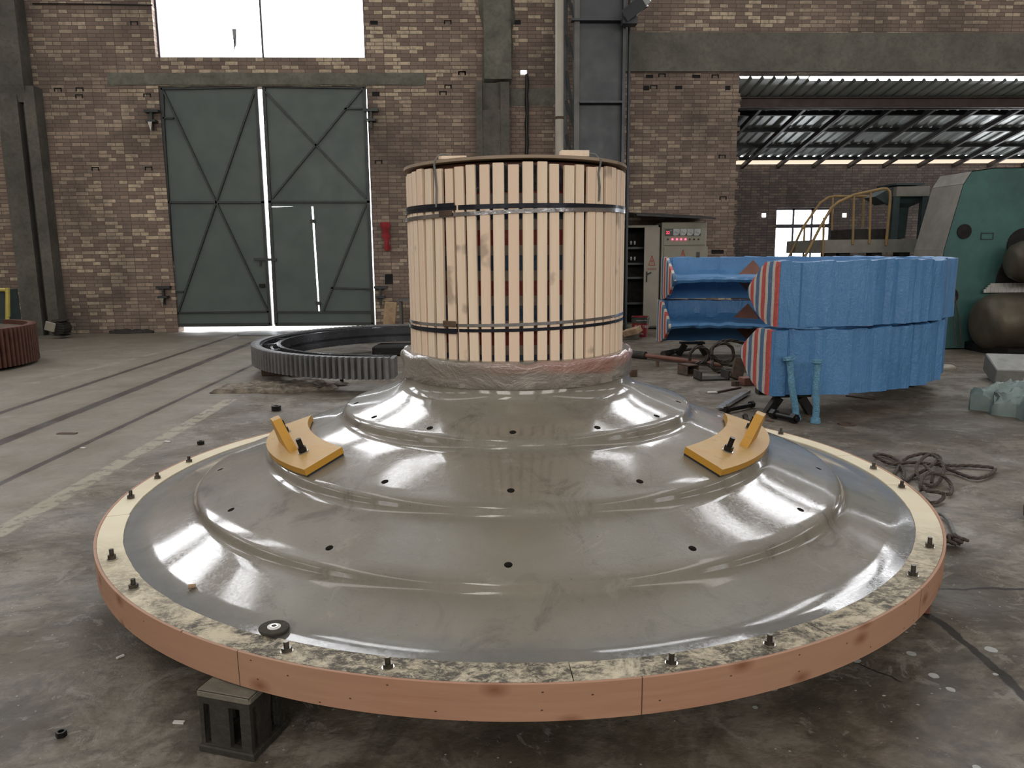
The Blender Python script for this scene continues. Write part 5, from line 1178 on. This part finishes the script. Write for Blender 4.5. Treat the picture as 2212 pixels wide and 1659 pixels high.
def roller(u, v, r, Y, name, label):
    x, z = q_(u, v, Y); m = MB(); c = Vector((x, Y, z)); m.tube([c+Vector((0, 0, 0)), c+Vector((.02, 0, 0)), c+Vector((.06, 0, 0)), c+Vector((.16, 0, 0)), c+Vector((.30, 0, 0)), c+Vector((2.2, 0, 0))], [r*.45, r*.66, r*.82, r*.96, r, r], 48); o = m.build(name, M['roller'], t, 60); o['label'] = label
roller(2116, 697, .42, YM-.48, 'roller', 'lower brown roller'); roller(2183, 565, .30, YM-.42, 'roller', 'upper brown roller')
m = MB(); x0, z0 = q_(2128, 628, YM-.1); x1, z1 = q_(2150, 612, YM-.1)
k = 0; x = x0
while x < x0+1.6: m.bb((x, YM-.08-(.01 if k % 2 else 0), z0-.03), (x+.03, YM-.06, min(z1, z0+(x-x0)*1.0+.02))); x += .03; k += 1
m.build('white_guard_sheet', M['white'], t)
m = MB(); m.bb((q_(2045, 700)[0]+.3, YM-.95, 0), (q_(2212, 700)[0]+1.6, YM, .12)); m.build('machine_bed', M['black'], t)
for u in (2052, 2063): m = MB(); m.tube([py(u, 640, YM-.05), py(u+10, 700, YM-.1), py(u+14, 750, YM-.12)], .008, 6); m.build('hose', M['rust'], t, 60)
# platform with yellow rails and hopper
YPf = 12.9
pt_ = thing('work_platform', 'dark dusty steel platform with worn yellow handrails behind the blue bundle', 'platform', (py(1890, 540, YPf).x, YPf, 0))
a, b_ = py(1782, 500, YPf), py(2012, 500, YPf); zt = py(1890, 517, YPf).z; m = MB(); m.bb((a.x, YPf, zt-.22), (b_.x, YPf+1.6, zt)); m.build('deck', M['dust'], pt_)
for u in (1800, 1830, 1900, 1960, 2005): m = MB(); X = py(u, 560, YPf).x; m.bb((X-.09, YPf+.1, 0), (X+.09, YPf+.3, zt-.22)); m.build('deck_leg', M['cast'], pt_)
m = MB(); a, b_ = py(1845, 500, YPf+.3), py(1955, 500, YPf+.3); m.bb((a.x, YPf+.4, zt), (b_.x, YPf+1.2, zt+.18)); m.build('gear_box', M['cast'], pt_)
def rail(Y, pts, r=.024): m = MB(); m.tube([py(u, v, Y) for u, v in pts], r, 10); m.build('handrail', M['yellowrail'], pt_, 60)
rail(YPf-.02, [(1736, 560), (1772, 490), (1796, 449), (1812, 436), (1845, 421), (1905, 408), (1916, 408), (1922, 414), (1923, 430), (1914, 530)])
rail(YPf+1.2, [(1702, 560), (1735, 490), (1772, 438), (1790, 426), (1802, 424), (1925, 424)], .022)
for u, v0, v1, Y in ((1845, 421, 528, YPf-.02), (1881, 413, 526, YPf-.02), (1866, 425, 490, YPf+1.2), (1799, 424, 520, YPf+1.2), (1780, 470, 560, YPf-.02), (1738, 490, 560, YPf+1.0)):
    m = MB(); p, q = py(u, v0, Y), py(u-3, v1, Y); m.tube([p, q], .020, 8); m.build('rail_post', M['yellowrail'], pt_, 60)
hp = pt_
m = MB(); a, b_ = py(1937, 403, YPf), py(2006, 424, YPf); m.bb((a.x, YPf-.02, b_.z), (b_.x, YPf+.6, a.z), 0, .006); m.build('hopper_box', M['dust'], hp)
m = MB(); m.bb((a.x-.03, YPf-.03, py(1960, 397, YPf).z-.02), (b_.x-.1, YPf+.6, py(1960, 397, YPf).z+.01)); m.build('hopper_lid', M['greendk'], hp)
c = py(1970, 424, YPf); m = MB(); X = c.x
def rect(w, z, dy=.3): return [Vector((X-w, YPf+dy-w*.8, z)), Vector((X+w, YPf+dy-w*.8, z)), Vector((X+w, YPf+dy+w*.8, z)), Vector((X-w, YPf+dy+w*.8, z))]
m.sweep([rect(.23, c.z), rect(.21, c.z-.10), rect(.09, c.z-.17), rect(.07, zt+.02)]); m.build('funnel', M['greendk'], hp)
for u in (1938, 2001): m = MB(); p = py(u, 420, YPf); m.bb((p.x-.055, YPf, zt), (p.x+.055, YPf+.1, b_.z)); m.build('post', M['greendk'], hp)
m = MB(); a = py(1925, 430, YPf); m.prism([(py(1897, 424, YPf).x, py(1897, 424, YPf).z), (py(1937, 402, YPf).x, py(1937, 402, YPf).z), (py(1937, 432, YPf).x, py(1937, 432, YPf).z), (py(1922, 440, YPf).x, py(1922, 440, YPf).z)], YPf+.1, YPf+.5, lambda a, b, t_: Vector((a, t_, b))); m.build('chute', M['greendk'], hp)

# ------------------------------------------------------------------ camera, world, view
cam = bpy.data.cameras.new('camera'); cam.sensor_width = 36; cam.sensor_fit = 'HORIZONTAL'; cam.lens = F/2212*36; cam.clip_end = 200
co = bpy.data.objects.new('camera', cam); C.objects.link(co); R3 = Matrix((_r, _u, -_f)).transposed(); co.matrix_world = Matrix.Translation(CAM) @ R3.to_4x4()
sc = bpy.context.scene; sc.camera = co
w = bpy.data.worlds.new('sky'); sc.world = w; w.use_nodes = True; bg = w.node_tree.nodes['Background']; bg.inputs[0].default_value = (.93, .96, 1.0, 1); bg.inputs[1].default_value = 7.0
sc.view_settings.view_transform = 'Standard'; sc.view_settings.look = 'None'; sc.view_settings.exposure = 0.2; sc.view_settings.gamma = 1; sc.view_settings.use_curve_mapping = False
sc.cycles.use_denoising = True; sc.cycles.max_bounces = 6; sc.cycles.diffuse_bounces = 4; sc.cycles.glossy_bounces = 3; sc.cycles.sample_clamp_indirect = 6
GR = {'trestle': 'trestles under the wrapped half rings', 'large_bolt': 'loose bolts on the floor behind the right lug', 'wrapped_bolt': 'film-wrapped bolts before the blue bundle',
      'hex_nut': 'loose nuts on the floor', 'steel_offcut': 'steel offcuts on the floor right of the head', 'scrap_strip': 'small scraps on the floor', 'wood_block': 'wood pieces on the lid', 'wrapped_half_ring': 'stacked wrapped half rings',
      'support_block': 'wooden blocks under the rim', 'prop': 'props under the grey half gear'}
for o in C.objects:
    k = o.name.split('.')[0]
    if o.parent is None and k in GR: o['group'] = GR[k]
